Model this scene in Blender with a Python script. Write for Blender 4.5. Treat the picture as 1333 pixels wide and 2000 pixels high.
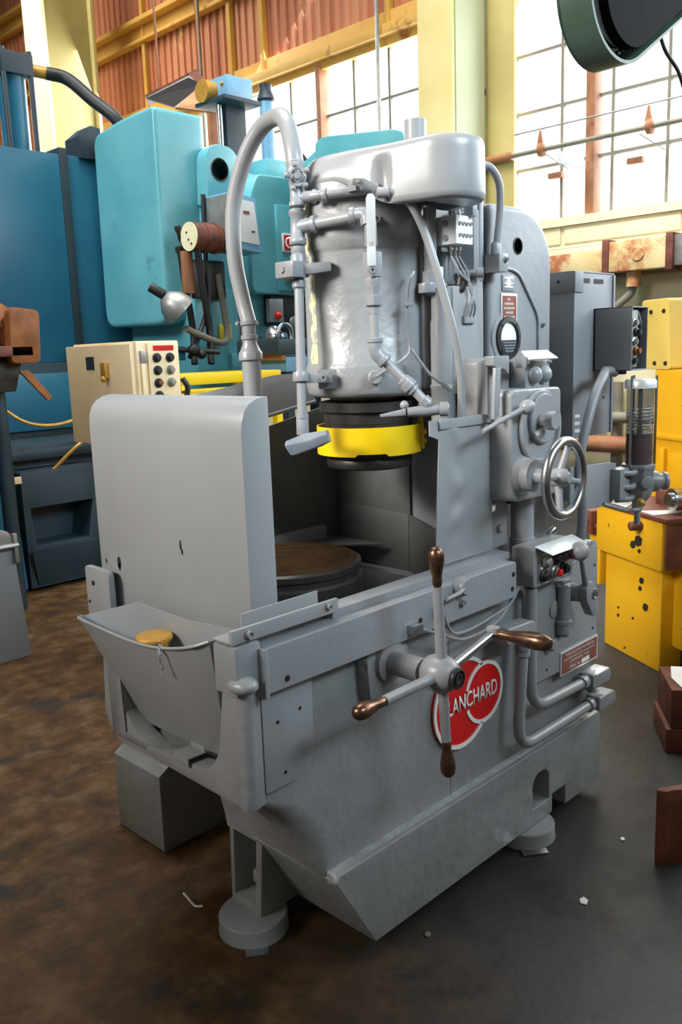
import bpy, bmesh, math, random
from mathutils import Vector, Matrix
for o in list(bpy.data.objects): bpy.data.objects.remove(o)
S = bpy.context.scene
COL = S.collection
random.seed(7)

# ------------------------------------------------------------------ camera
# x runs along the grinder (front to column), y across it, z up; metres
cd = bpy.data.cameras.new('camera'); cam = bpy.data.objects.new('camera', cd); COL.objects.link(cam)
Rv = Vector((0.69785834, -0.71536246, -0.03535938)); Uv = Vector((0.15500646, 0.10264673, 0.98256636))
Fv = Vector((0.69926156, 0.69117306, -0.18251868))
M = Matrix((Rv, Uv, -Fv)).transposed().to_4x4()
M.translation = Vector((-1.38924, -1.31643, 1.5)); cam.matrix_world = M
cd.sensor_fit = 'VERTICAL'; cd.sensor_height = 24.0; cd.lens = 1682.0/2000*24
cd.clip_start = 0.05; cd.clip_end = 200
S.camera = cam

# ------------------------------------------------------------------ light
S.view_settings.view_transform = 'Standard'; S.view_settings.look = 'None'
S.view_settings.gamma = 1.0; S.view_settings.use_curve_mapping = False
S.view_settings.exposure = 0.0
W = bpy.data.worlds.new('overcast_sky'); S.world = W; W.use_nodes = True
W.node_tree.nodes['Background'].inputs[0].default_value = (0.93, 0.97, 1.0, 1)
W.node_tree.nodes['Background'].inputs[1].default_value = 2.4

def area(name, loc, target, sx, sy, power, color, spread=180):
    d = bpy.data.lights.new(name, 'AREA'); d.shape = 'RECTANGLE'; d.size = sx; d.size_y = sy
    d.energy = power; d.color = color; d.spread = math.radians(spread)
    o = bpy.data.objects.new(name, d); COL.objects.link(o); o.location = loc
    o.rotation_euler = (Vector(target)-Vector(loc)).to_track_quat('-Z', 'Y').to_euler()
    return o
area('daylight_back_windows', (6.9, 5.0, 4.0), (0, 3.0, 1.5), 20, 3.2, 2200, (0.95, 0.98, 1.0))
area('front_key_lamp', (-3.6, 1.6, 3.8), (0.2, 0.45, 1.85), 2.4, 1.8, 31, (1.0, 0.95, 0.89), 33)  # added key lamp inside the closed hall, narrow cone on hood and barrel
area('right_side_lamp', (1.0, -3.7, 4.3), (0.75, 0.3, 2.0), 3.2, 1.6, 30, (0.72, 0.88, 1.0), 34)  # added cool lamp inside the hall, narrow cone on the grinder's near side
area('roof_fill_lamp', (3.4, 3.0, 8.4), (5.6, 3.0, 1.5), 3.0, 8.0, 430, (1.0, 0.98, 0.95), 110)  # added lamp under the closed roof, brightens the back wall
area('roof_fill_lamp', (3.0, 9.5, 8.4), (5.8, 10.0, 4.0), 3.0, 6.0, 300, (1.0, 0.98, 0.95), 110)  # added lamp under the roof for the dark siding of the left bay
area('roof_fill_lamp', (1.6, 0.6, 8.2), (6.0, 2.0, 1.6), 2.0, 2.0, 34, (1.0, 0.97, 0.92), 34)  # added narrow lamp to brighten the plaster wall under the windows
area('ledge_highlight_lamp', (5.0, -3.2, 4.3), (0.6, 0.0, 0.8), 3.2, 1.6, 55, (0.72, 0.88, 1.0))  # added lamp, placed so the base ledge catches a highlight
area('left_fill_lamp', (-3.0, 3.4, 5.2), (2.6, 4.6, 2.7), 3.0, 2.0, 34, (0.96, 0.98, 1.0), 60)  # added lamp to brighten the teal machine in the background

# ------------------------------------------------------------------ materials
def new_mat(name):
    m = bpy.data.materials.new(name); m.use_nodes = True
    nt = m.node_tree; return m, nt, nt.nodes['Principled BSDF']
def rgb(h):
    c = [int(h[i:i+2], 16)/255 for i in (0, 2, 4)]
    return tuple(((v/12.92) if v <= .04045 else ((v+.055)/1.055)**2.4) for v in c) + (1,)
def N(nt, t, **kw):
    n = nt.nodes.new(t)
    for k, v in kw.items():
        if k in n.inputs: n.inputs[k].default_value = v
        else: setattr(n, k, v)
    return n
def ramp(nt, fac, stops):
    r = nt.nodes.new('ShaderNodeValToRGB'); e = r.color_ramp.elements
    while len(e) < len(stops): e.new(0.5)
    for i, (p, c) in enumerate(stops): e[i].position = p; e[i].color = c
    nt.links.new(fac, r.inputs[0]); return r.outputs[0]
def noise(nt, scale, detail=4, rough=.6, vec=None, stretch=None):
    tc = nt.nodes.new('ShaderNodeTexCoord'); src = tc.outputs['Object'] if vec is None else vec
    if stretch:
        mp = nt.nodes.new('ShaderNodeMapping'); mp.inputs['Scale'].default_value = stretch
        nt.links.new(src, mp.inputs[0]); src = mp.outputs[0]
    n = N(nt, 'ShaderNodeTexNoise', Scale=scale, Detail=detail, Roughness=rough)
    nt.links.new(src, n.inputs['Vector']); return n.outputs['Fac']
def mix(nt, f, a, b):
    m = nt.nodes.new('ShaderNodeMix'); m.data_type = 'RGBA'
    for s, v in ((m.inputs[0], f), (m.inputs[6], a), (m.inputs[7], b)):
        if isinstance(v, (tuple, float, int)): s.default_value = v
        else: nt.links.new(v, s)
    return m.outputs[2]
def bump(nt, b, h, strength=.2, dist=.01):
    n = N(nt, 'ShaderNodeBump', Strength=strength, Distance=dist)
    nt.links.new(h, n.inputs['Height']); nt.links.new(n.outputs[0], b.inputs['Normal'])
def paint(name, c1, c2, rough=.35, metal=0., scale=6, bscale=60, bstr=.08, chips=None, chip=(.60, .64), cscale=14, spec=.5, stretch=None, bdist=.01):
    m, nt, b = new_mat(name)
    col = ramp(nt, noise(nt, scale, stretch=stretch), [(.35, rgb(c1)), (.65, rgb(c2))])
    if chips:
        f = ramp(nt, noise(nt, cscale, 8, .7), [(chip[0], (0, 0, 0, 1)), (chip[1], (1, 1, 1, 1))])
        col = mix(nt, f, col, rgb(chips))
    nt.links.new(col, b.inputs['Base Color']) 
    b.inputs['Roughness'].default_value = rough; b.inputs['Metallic'].default_value = metal
    b.inputs['Specular IOR Level'].default_value = spec
    if bstr: bump(nt, b, noise(nt, bscale, 3, .5), bstr, bdist)
    return m
GREY = paint('grey_machine_paint', '8a8c8f', '929497', .36, 0, 3, 38, .10, '3a3b3c', (.755, .765), 11)
GREYS = paint('grey_smooth_paint', '8e9092', '959799', .34, 0, 2, 14, .03)
GREYR = paint('grey_cast_paint', '868889', '939597', .34, 0, 4, 22, .40)
GREYD = paint('shaded_oily_grey_paint', '525352', '656664', .45, 0, 5, 30, .12, '4a3a28', (.66, .78), 5)  # darker grey paints in the shade inside the guards, plus oily stains
CABGREY = paint('cabinet_grey_paint', '7d7f83', '84868a', .45, 0, 2, 200, .03)
FRAMEG = paint('grey_fitting_paint', '85878a', '93959a', .33, 0, 9, 60, .12)
STEEL = paint('bare_steel', 'b8bcc0', 'c8ccd0', .25, 1., 20, 90, .03)
BRONZE = paint('worn_bronze_handle', '5a4334', '8a6a55', .28, .85, 30, 60, .05)
DARKST = paint('dark_oily_steel', '3c3a37', '4a4744', .38, .6, 6, 60, .1)
BLACK = paint('black_rubber', '17181a', '202124', .5, 0, 10, 80, .05)
YEL = paint('bright_yellow_paint', 'f2c90c', 'f6d114', .35, 0, 4, 30, .04)
RED = paint('red_emblem_enamel', 'd21212', 'da1c18', .3, 0, 8, 30, .03)
WHITE = paint('white_enamel', 'e8e8e4', 'f2f2ee', .4, 0, 8, 60, .05)
WPLATE = paint('bare_aluminium_plate', 'dcdfe0', 'eceeee', .3, .35, 6, 60, .04)
PLRED = paint('maroon_plate', '7c4034', '8c4a3c', .45, 0, 20, 60, .05)
PLTXT = paint('plate_lettering', 'c8c4bc', 'd8d4cc', .4, .3, 20, 60, .05)
BRASS = paint('ochre_brass', 'b98a38', 'c99a44', .45, .3, 30, 60, .08)
RUSTW = paint('rusty_water_film', '6e4a22', '3a2c1c', .2, .1, 5, 60, .05)
TEAL = paint('teal_machine_paint', '58a4b0', '6cb4be', .28, 0, 1.6, 12, .06, '2f6c78', (.66, .76), 1.5)
TEALD = paint('deep_blue_machine_paint', '1f5f7c', '2a6f88', .3, 0, 1.2, 12, .05)
BLUEP = paint('light_blue_paint', '6ea2c4', '7fb2d2', .35, 0, 3, 30, .04)
NAVY = paint('dark_navy_paint', '20313a', '2c3c44', .5, 0, 3, 30, .1)
CREAM = paint('cream_control_paint', 'f4d9a8', 'fae2b8', .45, 0, 3, 40, .05, '8a6a48', (.70, .73), 7)
ORANGE = paint('worn_orange_paint', '9a5a24', '74400f', .55, 0, 9, 40, .2)
MACHY = paint('chipped_yellow_paint', 'd9a00f', 'e3b01c', .45, 0, 2, 30, .1, '4a3a28', (.66, .68), 9)
PALEY = paint('pale_yellow_cover_paint', 'dfc05c', 'e8cc6c', .5, 0, 3, 40, .05)
RUST = paint('rust_brown_steel', '5a3124', '7a4434', .6, .1, 12, 40, .25, '8a7a2a', (.66, .75), 4)
FIXG = paint('dark_green_guard_paint', '3f5648', '4a6152', .45, 0, 4, 30, .08)
DARKG = paint('dark_grease', '121314', '1a1b1c', .5, 0, 8, 40, .2)
LABELW = paint('white_label', 'e6e9ec', 'f4f6f8', .5, 0, 2, 30, .0)
HOSE = paint('dark_hose_rubber', '17191b', '202224', .5, 0, 8, 60, .1)
YPAINT = paint('faded_yellow_column_paint', 'b3a263', 'c6b676', .55, 0, 1.3, 30, .1, '7a5a34', (.68, .76), 2.5)
YBRIGHT = paint('rust_stained_yellow_paint', 'dcc886', 'ead9a0', .55, 0, 1.0, 30, .1, 'b07838', (.64, .78), 1.6)
PGREEN = paint('pale_green_column_paint', 'bcc8a8', 'cad4b6', .55, 0, 1.0, 30, .1, '5c6470', (.70, .72), 3.0)
SIDING = paint('rust_red_siding_paint', 'b8704e', 'cd8c64', .6, 0, 2.2, 20, .1, 'd9b070', (.60, .72), 2.0, stretch=(1, 1, .12))
GIRT = paint('ochre_girt_paint', 'cf9f4a', 'dcae58', .55, 0, 2, 20, .1, 'a0602c', (.6, .7), 2.0)
WALLM = paint('pale_plaster_wall', 'd2c8a2', 'e2d8b6', .7, 0, 1.4, 20, .15, '8f7a52', (.62, .78), 1.3)
SILL = paint('weathered_sill_paint', 'd6ccaa', 'e2d9ba', .6, 0, 2, 30, .1, '8c5c34', (.61, .72), 1.8)
DUCT = paint('rusty_duct_paint', 'd8c696', 'c4ab74', .6, 0, 3, 30, .15, 'a8623a', (.47, .58), 2.6)
MULL = paint('rusty_mullion', '8a5a3c', 'a06e4a', .6, 0, 6, 30, .1)
MUNT = paint('grey_muntin', '6f6c62', '857f70', .6, 0, 6, 30, .1)
TIN = paint('galvanised_tin', '8f8f8c', 'a8a8a4', .4, .6, 8, 30, .1)

def glass(name, tint, tr=.9, rough=.05):
    m, nt, b = new_mat(name)
    t = N(nt, 'ShaderNodeBsdfTransparent'); t.inputs[0].default_value = tint
    b.inputs['Base Color'].default_value = (.6, .62, .64, 1); b.inputs['Roughness'].default_value = rough
    mx = N(nt, 'ShaderNodeMixShader'); mx.inputs[0].default_value = 1-tr
    out = nt.nodes['Material Output']
    nt.links.new(t.outputs[0], mx.inputs[1]); nt.links.new(b.outputs[0], mx.inputs[2]); nt.links.new(mx.outputs[0], out.inputs[0])
    return m
PANE = glass('dusty_window_glass', (1, 1, 1, 1), .9, .2)
TUBEG = glass('clear_reservoir_tube', (.74, .74, .72, 1), .93, .08)

def floor_mat():
    m, nt, b = new_mat('oil_stained_concrete'); b.inputs['Specular IOR Level'].default_value = .35
    tc = nt.nodes.new('ShaderNodeTexCoord'); v = tc.outputs['Object']
    n1 = noise(nt, 1.1, 7, .65); n2 = noise(nt, 7, 8, .7); n3 = noise(nt, 45, 4, .6)
    base = ramp(nt, n1, [(.3, rgb('292929')), (.5, rgb('343433')), (.72, rgb('403e3b'))])
    brown = ramp(nt, n2, [(.30, rgb('291d12')), (.5, rgb('523719')), (.7, rgb('70583c'))])
    # the rust-brown stain lies on the coolant side of the grinder (y large, x small)
    sep = nt.nodes.new('ShaderNodeSeparateXYZ'); nt.links.new(v, sep.inputs[0])
    a = N(nt, 'ShaderNodeMath', operation='MULTIPLY_ADD'); nt.links.new(sep.outputs[1], a.inputs[0]); a.inputs[1].default_value = .55; a.inputs[2].default_value = .32
    c = N(nt, 'ShaderNodeMath', operation='MULTIPLY_ADD'); nt.links.new(sep.outputs[0], c.inputs[0]); c.inputs[1].default_value = -.42; nt.links.new(a.outputs[0], c.inputs[2])
    d = N(nt, 'ShaderNodeMath', operation='MULTIPLY_ADD'); nt.links.new(n1, d.inputs[0]); d.inputs[1].default_value = .9; nt.links.new(c.outputs[0], d.inputs[2])
    f = ramp(nt, d.outputs[0], [(.62, (0, 0, 0, 1)), (.98, (1, 1, 1, 1))])
    col = mix(nt, f, base, brown)
    dark = ramp(nt, noise(nt, 2.6, 6, .7), [(.54, (0, 0, 0, 1)), (.64, (1, 1, 1, 1))])
    col = mix(nt, dark, col, rgb('2c2825'))
    speck = ramp(nt, noise(nt, 24, 8, .75), [(.70, (0, 0, 0, 1)), (.735, (1, 1, 1, 1))])
    col = mix(nt, speck, col, rgb('8c8880'))
    nt.links.new(col, b.inputs['Base Color'])
    rr = N(nt, 'ShaderNodeMapRange'); nt.links.new(n2, rr.inputs[0]); rr.inputs[3].default_value = .35; rr.inputs[4].default_value = .75
    nt.links.new(rr.outputs[0], b.inputs['Roughness'])
    bump(nt, b, n3, .25, .01)
    return m
FLOOR = floor_mat()

# ------------------------------------------------------------------ mesh helpers
X, Y, Z = Vector((1, 0, 0)), Vector((0, 1, 0)), Vector((0, 0, 1))
def frame(d):
    d = Vector(d).normalized(); a = Z if abs(d.z) < .9 else X
    s = d.cross(a).normalized(); return s, s.cross(d).normalized(), d
class MB:
    def __init__(s): s.v = []; s.f = []
    def add(s, vs, fs):
        k = len(s.v); s.v += [Vector(p) for p in vs]; s.f += [tuple(i+k for i in f) for f in fs]; return s
    def box(s, a, b):
        x0, x1 = sorted((a[0], b[0])); y0, y1 = sorted((a[1], b[1])); z0, z1 = sorted((a[2], b[2]))
        return s.add([(x, y, z) for z in (z0, z1) for y in (y0, y1) for x in (x0, x1)],
                     [(0, 2, 3, 1), (4, 5, 7, 6), (0, 1, 5, 4), (2, 6, 7, 3), (0, 4, 6, 2), (1, 3, 7, 5)])
    def prism(s, pts, ax, a, b):
        # pts in the two remaining axes (x,y,z order); extruded from a to b along ax
        def P(p, t):
            q = list(p); q.insert('xyz'.index(ax), t); return q
        n = len(pts)
        A = sum(pts[i][0]*pts[(i+1) % n][1]-pts[(i+1) % n][0]*pts[i][1] for i in range(n))
        if (A > 0) != (ax in 'xz'): pts = pts[::-1]
        if a > b: a, b = b, a
        # with this order the a-side polygon must be flipped
        vs = [P(p, a) for p in pts]+[P(p, b) for p in pts]
        fs = [tuple(range(n-1, -1, -1)), tuple(range(n, 2*n))]+[(i, (i+1) % n, n+(i+1) % n, n+i) for i in range(n)]
        return s.add(vs, fs)
    def pris(s, pts, o, e1, e2, d):
        # polygon in plane (e1,e2) at o, extruded by the vector d
        o, e1, e2, d = Vector(o), Vector(e1), Vector(e2), Vector(d); n = len(pts)
        A = sum(pts[i][0]*pts[(i+1) % n][1]-pts[(i+1) % n][0]*pts[i][1] for i in range(n))
        if (A > 0) != (e1.cross(e2).dot(d) > 0): pts = pts[::-1]
        b = [o+e1*p[0]+e2*p[1] for p in pts]
        return s.add(b+[p+d for p in b], [tuple(range(n-1, -1, -1)), tuple(range(n, 2*n))]+[(i, (i+1) % n, n+(i+1) % n, n+i) for i in range(n)])
    def loft(s, rings, cap=True, closed=True):
        n = len(rings[0]); vs = [p for r in rings for p in r]; fs = []
        for k in range(len(rings)-1):
            for i in range(n if closed else n-1):
                j = (i+1) % n; fs.append((k*n+i, k*n+j, (k+1)*n+j, (k+1)*n+i))
        if cap and closed: fs += [tuple(range(n-1, -1, -1)), tuple((len(rings)-1)*n+i for i in range(n))]
        return s.add(vs, fs)
    def ring(s, c, d, r, n): 
        a, b, _ = frame(d); c = Vector(c)
        return [c+(a*math.cos(2*math.pi*i/n)+b*math.sin(2*math.pi*i/n))*r for i in range(n)]
    def cyl(s, p, q, r, r2=None, n=20):
        p, q = Vector(p), Vector(q); d = q-p
        return s.loft([s.ring(p, d, r, n), s.ring(q, d, r if r2 is None else r2, n)])
    def lathe(s, o, d, prof, n=28):
        # prof: (radius, distance along d)
        o = Vector(o); d = Vector(d).normalized()
        return s.loft([s.ring(o+d*t, d, max(r, 1e-4), n) for r, t in prof])
    def tube(s, pts, r, n=10, closed=False):
        pts = [Vector(p) for p in pts]; m = len(pts); rs = []
        t0 = (pts[1]-pts[0]).normalized(); a, b, _ = frame(t0)
        for i in range(m):
            if closed: t = (pts[(i+1) % m]-pts[i-1]).normalized()
            else: t = (pts[min(i+1, m-1)]-pts[max(i-1, 0)]).normalized()
            a = (a-t*a.dot(t)).normalized(); b = t.cross(a)
            rr = r[i] if isinstance(r, (list, tuple)) else r
            rs.append([pts[i]+(a*math.cos(2*math.pi*k/n)+b*math.sin(2*math.pi*k/n))*rr for k in range(n)])
        if closed:
            k0 = len(rs); nn = n; vs = [p for q in rs for p in q]
            return s.add(vs, [(k*nn+i, k*nn+(i+1) % nn, ((k+1) % k0)*nn+(i+1) % nn, ((k+1) % k0)*nn+i) for k in range(k0) for i in range(nn)])
        return s.loft(rs)
    def sph(s, c, r, n=18, m=10, sc=(1, 1, 1)):
        c = Vector(c)
        return s.loft([[c+Vector((r*math.sin(a)*math.cos(t)*sc[0], r*math.sin(a)*math.sin(t)*sc[1], -r*math.cos(a)*sc[2]))
                        for t in [2*math.pi*i/n for i in range(n)]] for a in [max(1e-3, min(math.pi-1e-3, math.pi*k/m)) for k in range(m+1)]])
def rnd(pts, r, k=5):
    # fillet the corners of a 2-D or 3-D open polyline
    pts = [Vector(p) for p in pts]; out = [pts[0]]
    for i in range(1, len(pts)-1):
        p, a, b = pts[i], pts[i-1], pts[i+1]; u, v = a-p, b-p
        t = min(r, u.length*.48, v.length*.48); u.normalize(); v.normalize()
        for j in range(k+1):
            f = j/k; out.append((p+u*t)*(1-f)**2+p*2*f*(1-f)+(p+v*t)*f*f)
    return out+[pts[-1]]
def rndc(pts, r, k=5):
    # fillet a closed 2-D polygon; r may be one radius or a list
    n = len(pts); out = []
    for i in range(n):
        p, a, b = Vector(pts[i]), Vector(pts[i-1]), Vector(pts[(i+1) % n]); rr = r[i] if isinstance(r, (list, tuple)) else r
        u, v = a-p, b-p; t = min(rr, u.length*.48, v.length*.48)
        if t < 1e-5: out.append(tuple(p)); continue
        u.normalize(); v.normalize()
        for j in range(k+1):
            f = j/k; out.append(tuple((p+u*t)*(1-f)**2+p*2*f*(1-f)+(p+v*t)*f*f))
    return out
def spl(pts, k=8):
    # Catmull-Rom through the points
    P = [Vector(p) for p in pts]; P = [P[0]*2-P[1]]+P+[P[-1]*2-P[-2]]; out = []
    for i in range(1, len(P)-2):
        for j in range(k):
            t = j/k; a, b, c, d = P[i-1:i+3]
            out.append(.5*((2*b)+(c-a)*t+(2*a-5*b+4*c-d)*t*t+(3*b-a-3*c+d)*t**3))
    return out+[P[-2]]
def finish(me, ang=38):
    bm = bmesh.new(); bm.from_mesh(me); bmesh.ops.recalc_face_normals(bm, faces=bm.faces); bm.to_mesh(me); bm.free()
    me.polygons.foreach_set('use_smooth', [True]*len(me.polygons))
    me.set_sharp_from_angle(angle=math.radians(ang)); me.update()
def O(name, mb, mat, parent=None, label=None, bev=0, seg=2, cat=None, group=None, kind=None, ang=38, cuts=()):
    me = bpy.data.meshes.new(name); me.from_pydata(mb.v, [], mb.f); me.materials.append(mat)
    o = bpy.data.objects.new(name, me); COL.objects.link(o)
    if cuts:
        finish(me); tmp = []
        for c in cuts:
            cm = bpy.data.meshes.new('cut'); cm.from_pydata(c.v, [], c.f); finish(cm)
            co = bpy.data.objects.new('cut', cm); COL.objects.link(co); tmp.append(co)
            md = o.modifiers.new('cut', 'BOOLEAN'); md.operation = 'DIFFERENCE'; md.solver = 'EXACT'; md.object = co
        bpy.context.view_layer.update()
        nm = bpy.data.meshes.new_from_object(o.evaluated_get(bpy.context.evaluated_depsgraph_get()))
        o.modifiers.clear(); o.data = nm; nm.name = name; bpy.data.meshes.remove(me); me = nm
        for co in tmp: bpy.data.objects.remove(co)
        me.materials.clear(); me.materials.append(mat)
        me.polygons.foreach_set('material_index', [0]*len(me.polygons))
    if bev:
        bm = bmesh.new(); bm.from_mesh(me); bmesh.ops.recalc_face_normals(bm, faces=bm.faces)
        es = [e for e in bm.edges if len(e.link_faces) == 2 and e.calc_face_angle(0) > math.radians(ang)]
        bmesh.ops.bevel(bm, geom=es, offset=bev, segments=seg, profile=.6, affect='EDGES', clamp_overlap=True)
        bm.to_mesh(me); bm.free()
    finish(me, ang)
    if parent: o.parent = parent; o.matrix_parent_inverse = parent.matrix_world.inverted()
    LOG.append(o); tag(o, label, cat, group, kind); return o
LOG = []
def shift(i, d, j=None):
    # move the parts built since LOG index i; a piece that hangs on another moved part follows it
    ob = LOG[i:j]
    for o in ob:
        if o.parent not in ob: o.matrix_basis = Matrix.Translation(d)@o.matrix_basis
    bpy.context.view_layer.update()
def tag(o, label=None, cat=None, group=None, kind=None):
    if label: o['label'] = label
    if cat: o['category'] = cat
    if group: o['group'] = group
    if kind: o['kind'] = kind
    return o
def thing(name, label, cat, loc, rz=0, group=None):
    o = bpy.data.objects.new(name, None); COL.objects.link(o); o.location = loc; o.rotation_euler = (0, 0, rz)
    o.empty_display_size = .1; bpy.context.view_layer.update(); return tag(o, label, cat, group)
def dup(src, loc=None, parent=None, M=None):
    o = src.copy(); COL.objects.link(o)
    if parent is not None: o.parent = parent; o.matrix_parent_inverse = parent.matrix_world.inverted()
    if M is not None: o.matrix_basis = M
    elif loc is not None: o.location = loc
    return o
_shared = {}
def piece(name, key, build, mat, parent, M, bev=0, label=None):
    # a small repeated part: shares its mesh with every piece of the same key
    if key not in _shared:
        mb = MB(); build(mb); me = bpy.data.meshes.new(name); me.from_pydata(mb.v, [], mb.f); me.materials.append(mat)
        if bev:
            bm = bmesh.new(); bm.from_mesh(me); bmesh.ops.recalc_face_normals(bm, faces=bm.faces)
            bmesh.ops.bevel(bm, geom=[e for e in bm.edges if e.calc_face_angle(0) > .7], offset=bev, segments=1, affect='EDGES', clamp_overlap=True)
            bm.to_mesh(me); bm.free()
        finish(me); _shared[key] = me
    o = bpy.data.objects.new(name, _shared[key]); COL.objects.link(o)
    o.parent = parent; o.matrix_parent_inverse = parent.matrix_world.inverted(); o.matrix_basis = M
    if label: o['label'] = label
    LOG.append(o); return o
def aim(p, d):
    # matrix that puts local +z along d at p
    a, b, c = frame(d); m = Matrix((a, b, c)).transposed().to_4x4(); m.translation = Vector(p); return m
def capscrew(parent, p, d, r=.008, mat=None, name='cap_screw'):
    def bld(mb):
        mb.lathe((0, 0, 0), (0, 0, 1), [(r*1.35, 0), (r*1.35, .003), (r, .003), (r, .010), (r*.55, .010), (r*.5, .006)], 12)
    return piece(name, ('cap', r, (mat or FRAMEG).name), bld, mat or FRAMEG, parent, aim(p, d))
def hole(parent, p, d, r=.005):
    def bld(mb): mb.lathe((0, 0, 0), (0, 0, 1), [(r*1.2, 0), (r*1.2, .0012), (r*.7, .0016)], 10)
    return piece('screw_hole', ('hole', r), bld, BLACK, parent, aim(p, d))
def hexbolt(parent, p, d, r=.01, h=.008, mat=None, name='hex_bolt'):
    def bld(mb): mb.cyl((0, 0, 0), (0, 0, h), r, None, 6)
    return piece(name, ('hex', r, h, (mat or FRAMEG).name), bld, mat or FRAMEG, parent, aim(p, d))
def text(name, s, mat, parent, o, ex, ez, height, width=None, depth=.001, bold=0., label=None):
    cu = bpy.data.curves.new(name, 'FONT'); cu.body = s; cu.size = 1; cu.align_x = 'CENTER'; cu.align_y = 'CENTER'; cu.offset = bold
    t = bpy.data.objects.new(name, cu); COL.objects.link(t); bpy.context.view_layer.update()
    me = bpy.data.meshes.new_from_object(t.evaluated_get(bpy.context.evaluated_depsgraph_get())); bpy.data.objects.remove(t)
    xs = [v.co.x for v in me.vertices]; ys = [v.co.y for v in me.vertices]
    cx, cy = (min(xs)+max(xs))/2, (min(ys)+max(ys))/2; sy = height/(max(ys)-min(ys)); sx = (width/(max(xs)-min(xs))) if width else sy
    o, ex, ez = Vector(o), Vector(ex).normalized(), Vector(ez).normalized(); n = ex.cross(ez)
    bm = bmesh.new(); bm.from_mesh(me)
    for v in bm.verts: v.co = o+ex*((v.co.x-cx)*sx)+ez*((v.co.y-cy)*sy)
    g = bmesh.ops.extrude_face_region(bm, geom=bm.faces[:])
    bmesh.ops.translate(bm, vec=n*depth, verts=[q for q in g['geom'] if isinstance(q, bmesh.types.BMVert)])
    bmesh.ops.recalc_face_normals(bm, faces=bm.faces); bm.to_mesh(me); bm.free()
    me.materials.clear(); me.materials.append(mat)
    ob = bpy.data.objects.new(name, me); COL.objects.link(ob)
    if parent: ob.parent = parent; ob.matrix_parent_inverse = parent.matrix_world.inverted()
    if label: ob['label'] = label
    return ob

# ================================================================== the hall
def st(name, mb, mat, parent=None, label=None, bev=0, **k): return O(name, mb, mat, parent, label, bev, kind=None if parent else 'structure', **k)
st('floor', MB().box((-8, -8, -.12), (6.3, 22, 0)), FLOOR)
WX = 6.0
wall = st('wall_back', MB().box((WX, -8, 0), (WX+.25, 22, 2.36)), WALLM)
st('sill_beam', MB().box((WX-.10, -8, 2.555), (WX+.2, 22, 2.63)).box((WX-.06, -8, 2.36), (WX+.2, 22, 2.56)), SILL, wall)
for i in range(9): st('sill_panel', MB().box((WX-.075, -.4+i*1.12, 2.40), (WX-.055, .68+i*1.12, 2.552)), SILL, wall, None, .006)
st('wall_ledge', MB().box((WX-.12, -8, 2.29), (WX+.1, 22, 2.35)), SILL, wall, None, .01)
st('wall_header', MB().box((WX-.12, -8, 4.70), (WX+.05, 22, 4.80)).box((WX-.03, -8, 4.62), (WX+.08, 22, 4.95)), GIRT, wall, None, .004)
def sheet(y0, y1, z0, z1, pitch=.145):
    mb = MB(); n = max(1, round((y1-y0)/pitch)); vs = []; fs = []; pr = ((0, 0), (.42, 0), (.5, -.028), (.92, -.028), (1, 0))
    for i in range(n):
        for t, d in pr[:-1]: vs.append((WX+.05+d, y0+(i+t)*(y1-y0)/n))
    vs.append((WX+.05, y1)); m = len(vs)
    return mb.add([(x, y, z) for z in (z0, z1) for x, y in vs], [(i, i+1, m+i+1, m+i) for i in range(m-1)])
yy = 3.4
while yy < 21:
    for z0, z1 in ((4.93, 6.02), (5.98, 7.6), (7.56, 9.0)):
        st('siding_sheet', sheet(yy, yy+1.02, z0+.012*((int(yy*10)) % 2), z1), SIDING, wall, ang=20)
    yy += 1.0
for z in (5.88, 6.95, 7.9): st('girt', MB().box((WX-.16, -8, z+.10), (WX+.02, 22, z+.16)).box((WX-.03, -8, z-.10), (WX+.02, 22, z+.12)).box((WX-.10, -8, z-.12), (WX+.02, 22, z-.08)), GIRT, wall, None, .004)
for y in (7.55, 6.95, 9.4, 4.98): st('siding_batten', MB().box((WX-.05, y, 4.8), (WX+.03, y+.07, 9)), GIRT, wall, None, .004)
for y, z0 in ((5.02, 3.2), (7.98, 2.6)): st('sprinkler_drop', MB().cyl((WX-.2, y, z0), (WX-.2, y, 9), .022, None, 8), TIN if z0 > 3 else MUNT, wall)
# windows: glass panes in steel sashes
def window(name, y0, y1, z0, z1, pw, ph, mulls):
    w = thing(name, None, None, (WX, (y0+y1)/2, z0)); w['kind'] = 'structure'
    ny, nz = round((y1-y0)/pw), round((z1-z0)/ph); dy, dz = (y1-y0)/ny, (z1-z0)/nz
    for i in range(ny):
        for j in range(nz):
            piece('pane', ('pane', name), lambda mb: mb.box((-.003, .012, .012), (.003, dy-.012, dz-.012)), PANE, w, Matrix.Translation((WX+.06, y0+i*dy, z0+j*dz)))
    for i in range(ny+1): piece('muntin', ('mv', name), lambda mb: mb.box((-.02, -.013, 0), (.02, .013, z1-z0)), MUNT, w, Matrix.Translation((WX+.06, y0+i*dy, z0)))
    for j in range(nz+1): piece('muntin', ('mh', name), lambda mb: mb.box((-.018, 0, -.013), (.018, y1-y0, .013)), MUNT, w, Matrix.Translation((WX+.062, y0, z0+j*dz)))
    for y in mulls: O('mullion', MB().box((WX-.06, y-.055, z0-.02), (WX+.10, y-.01, z1+.02)).box((WX-.02, y-.02, z0-.02), (WX+.08, y+.05, z1+.02)), MULL, w, None, .004)
window('window_1', -1.46, 3.52, 2.63, 4.64, .50, .455, (2.70, .2))
window('window_2', 4.06, 10.69, 2.63, 4.64, .51, .455, (6.08, 8.1))
O('window_latch', MB().box((WX-.02, 2.99, 3.0), (WX+.05, 3.13, 3.05)), MULL, bpy.data.objects['window_1'], None, .01)
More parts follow.
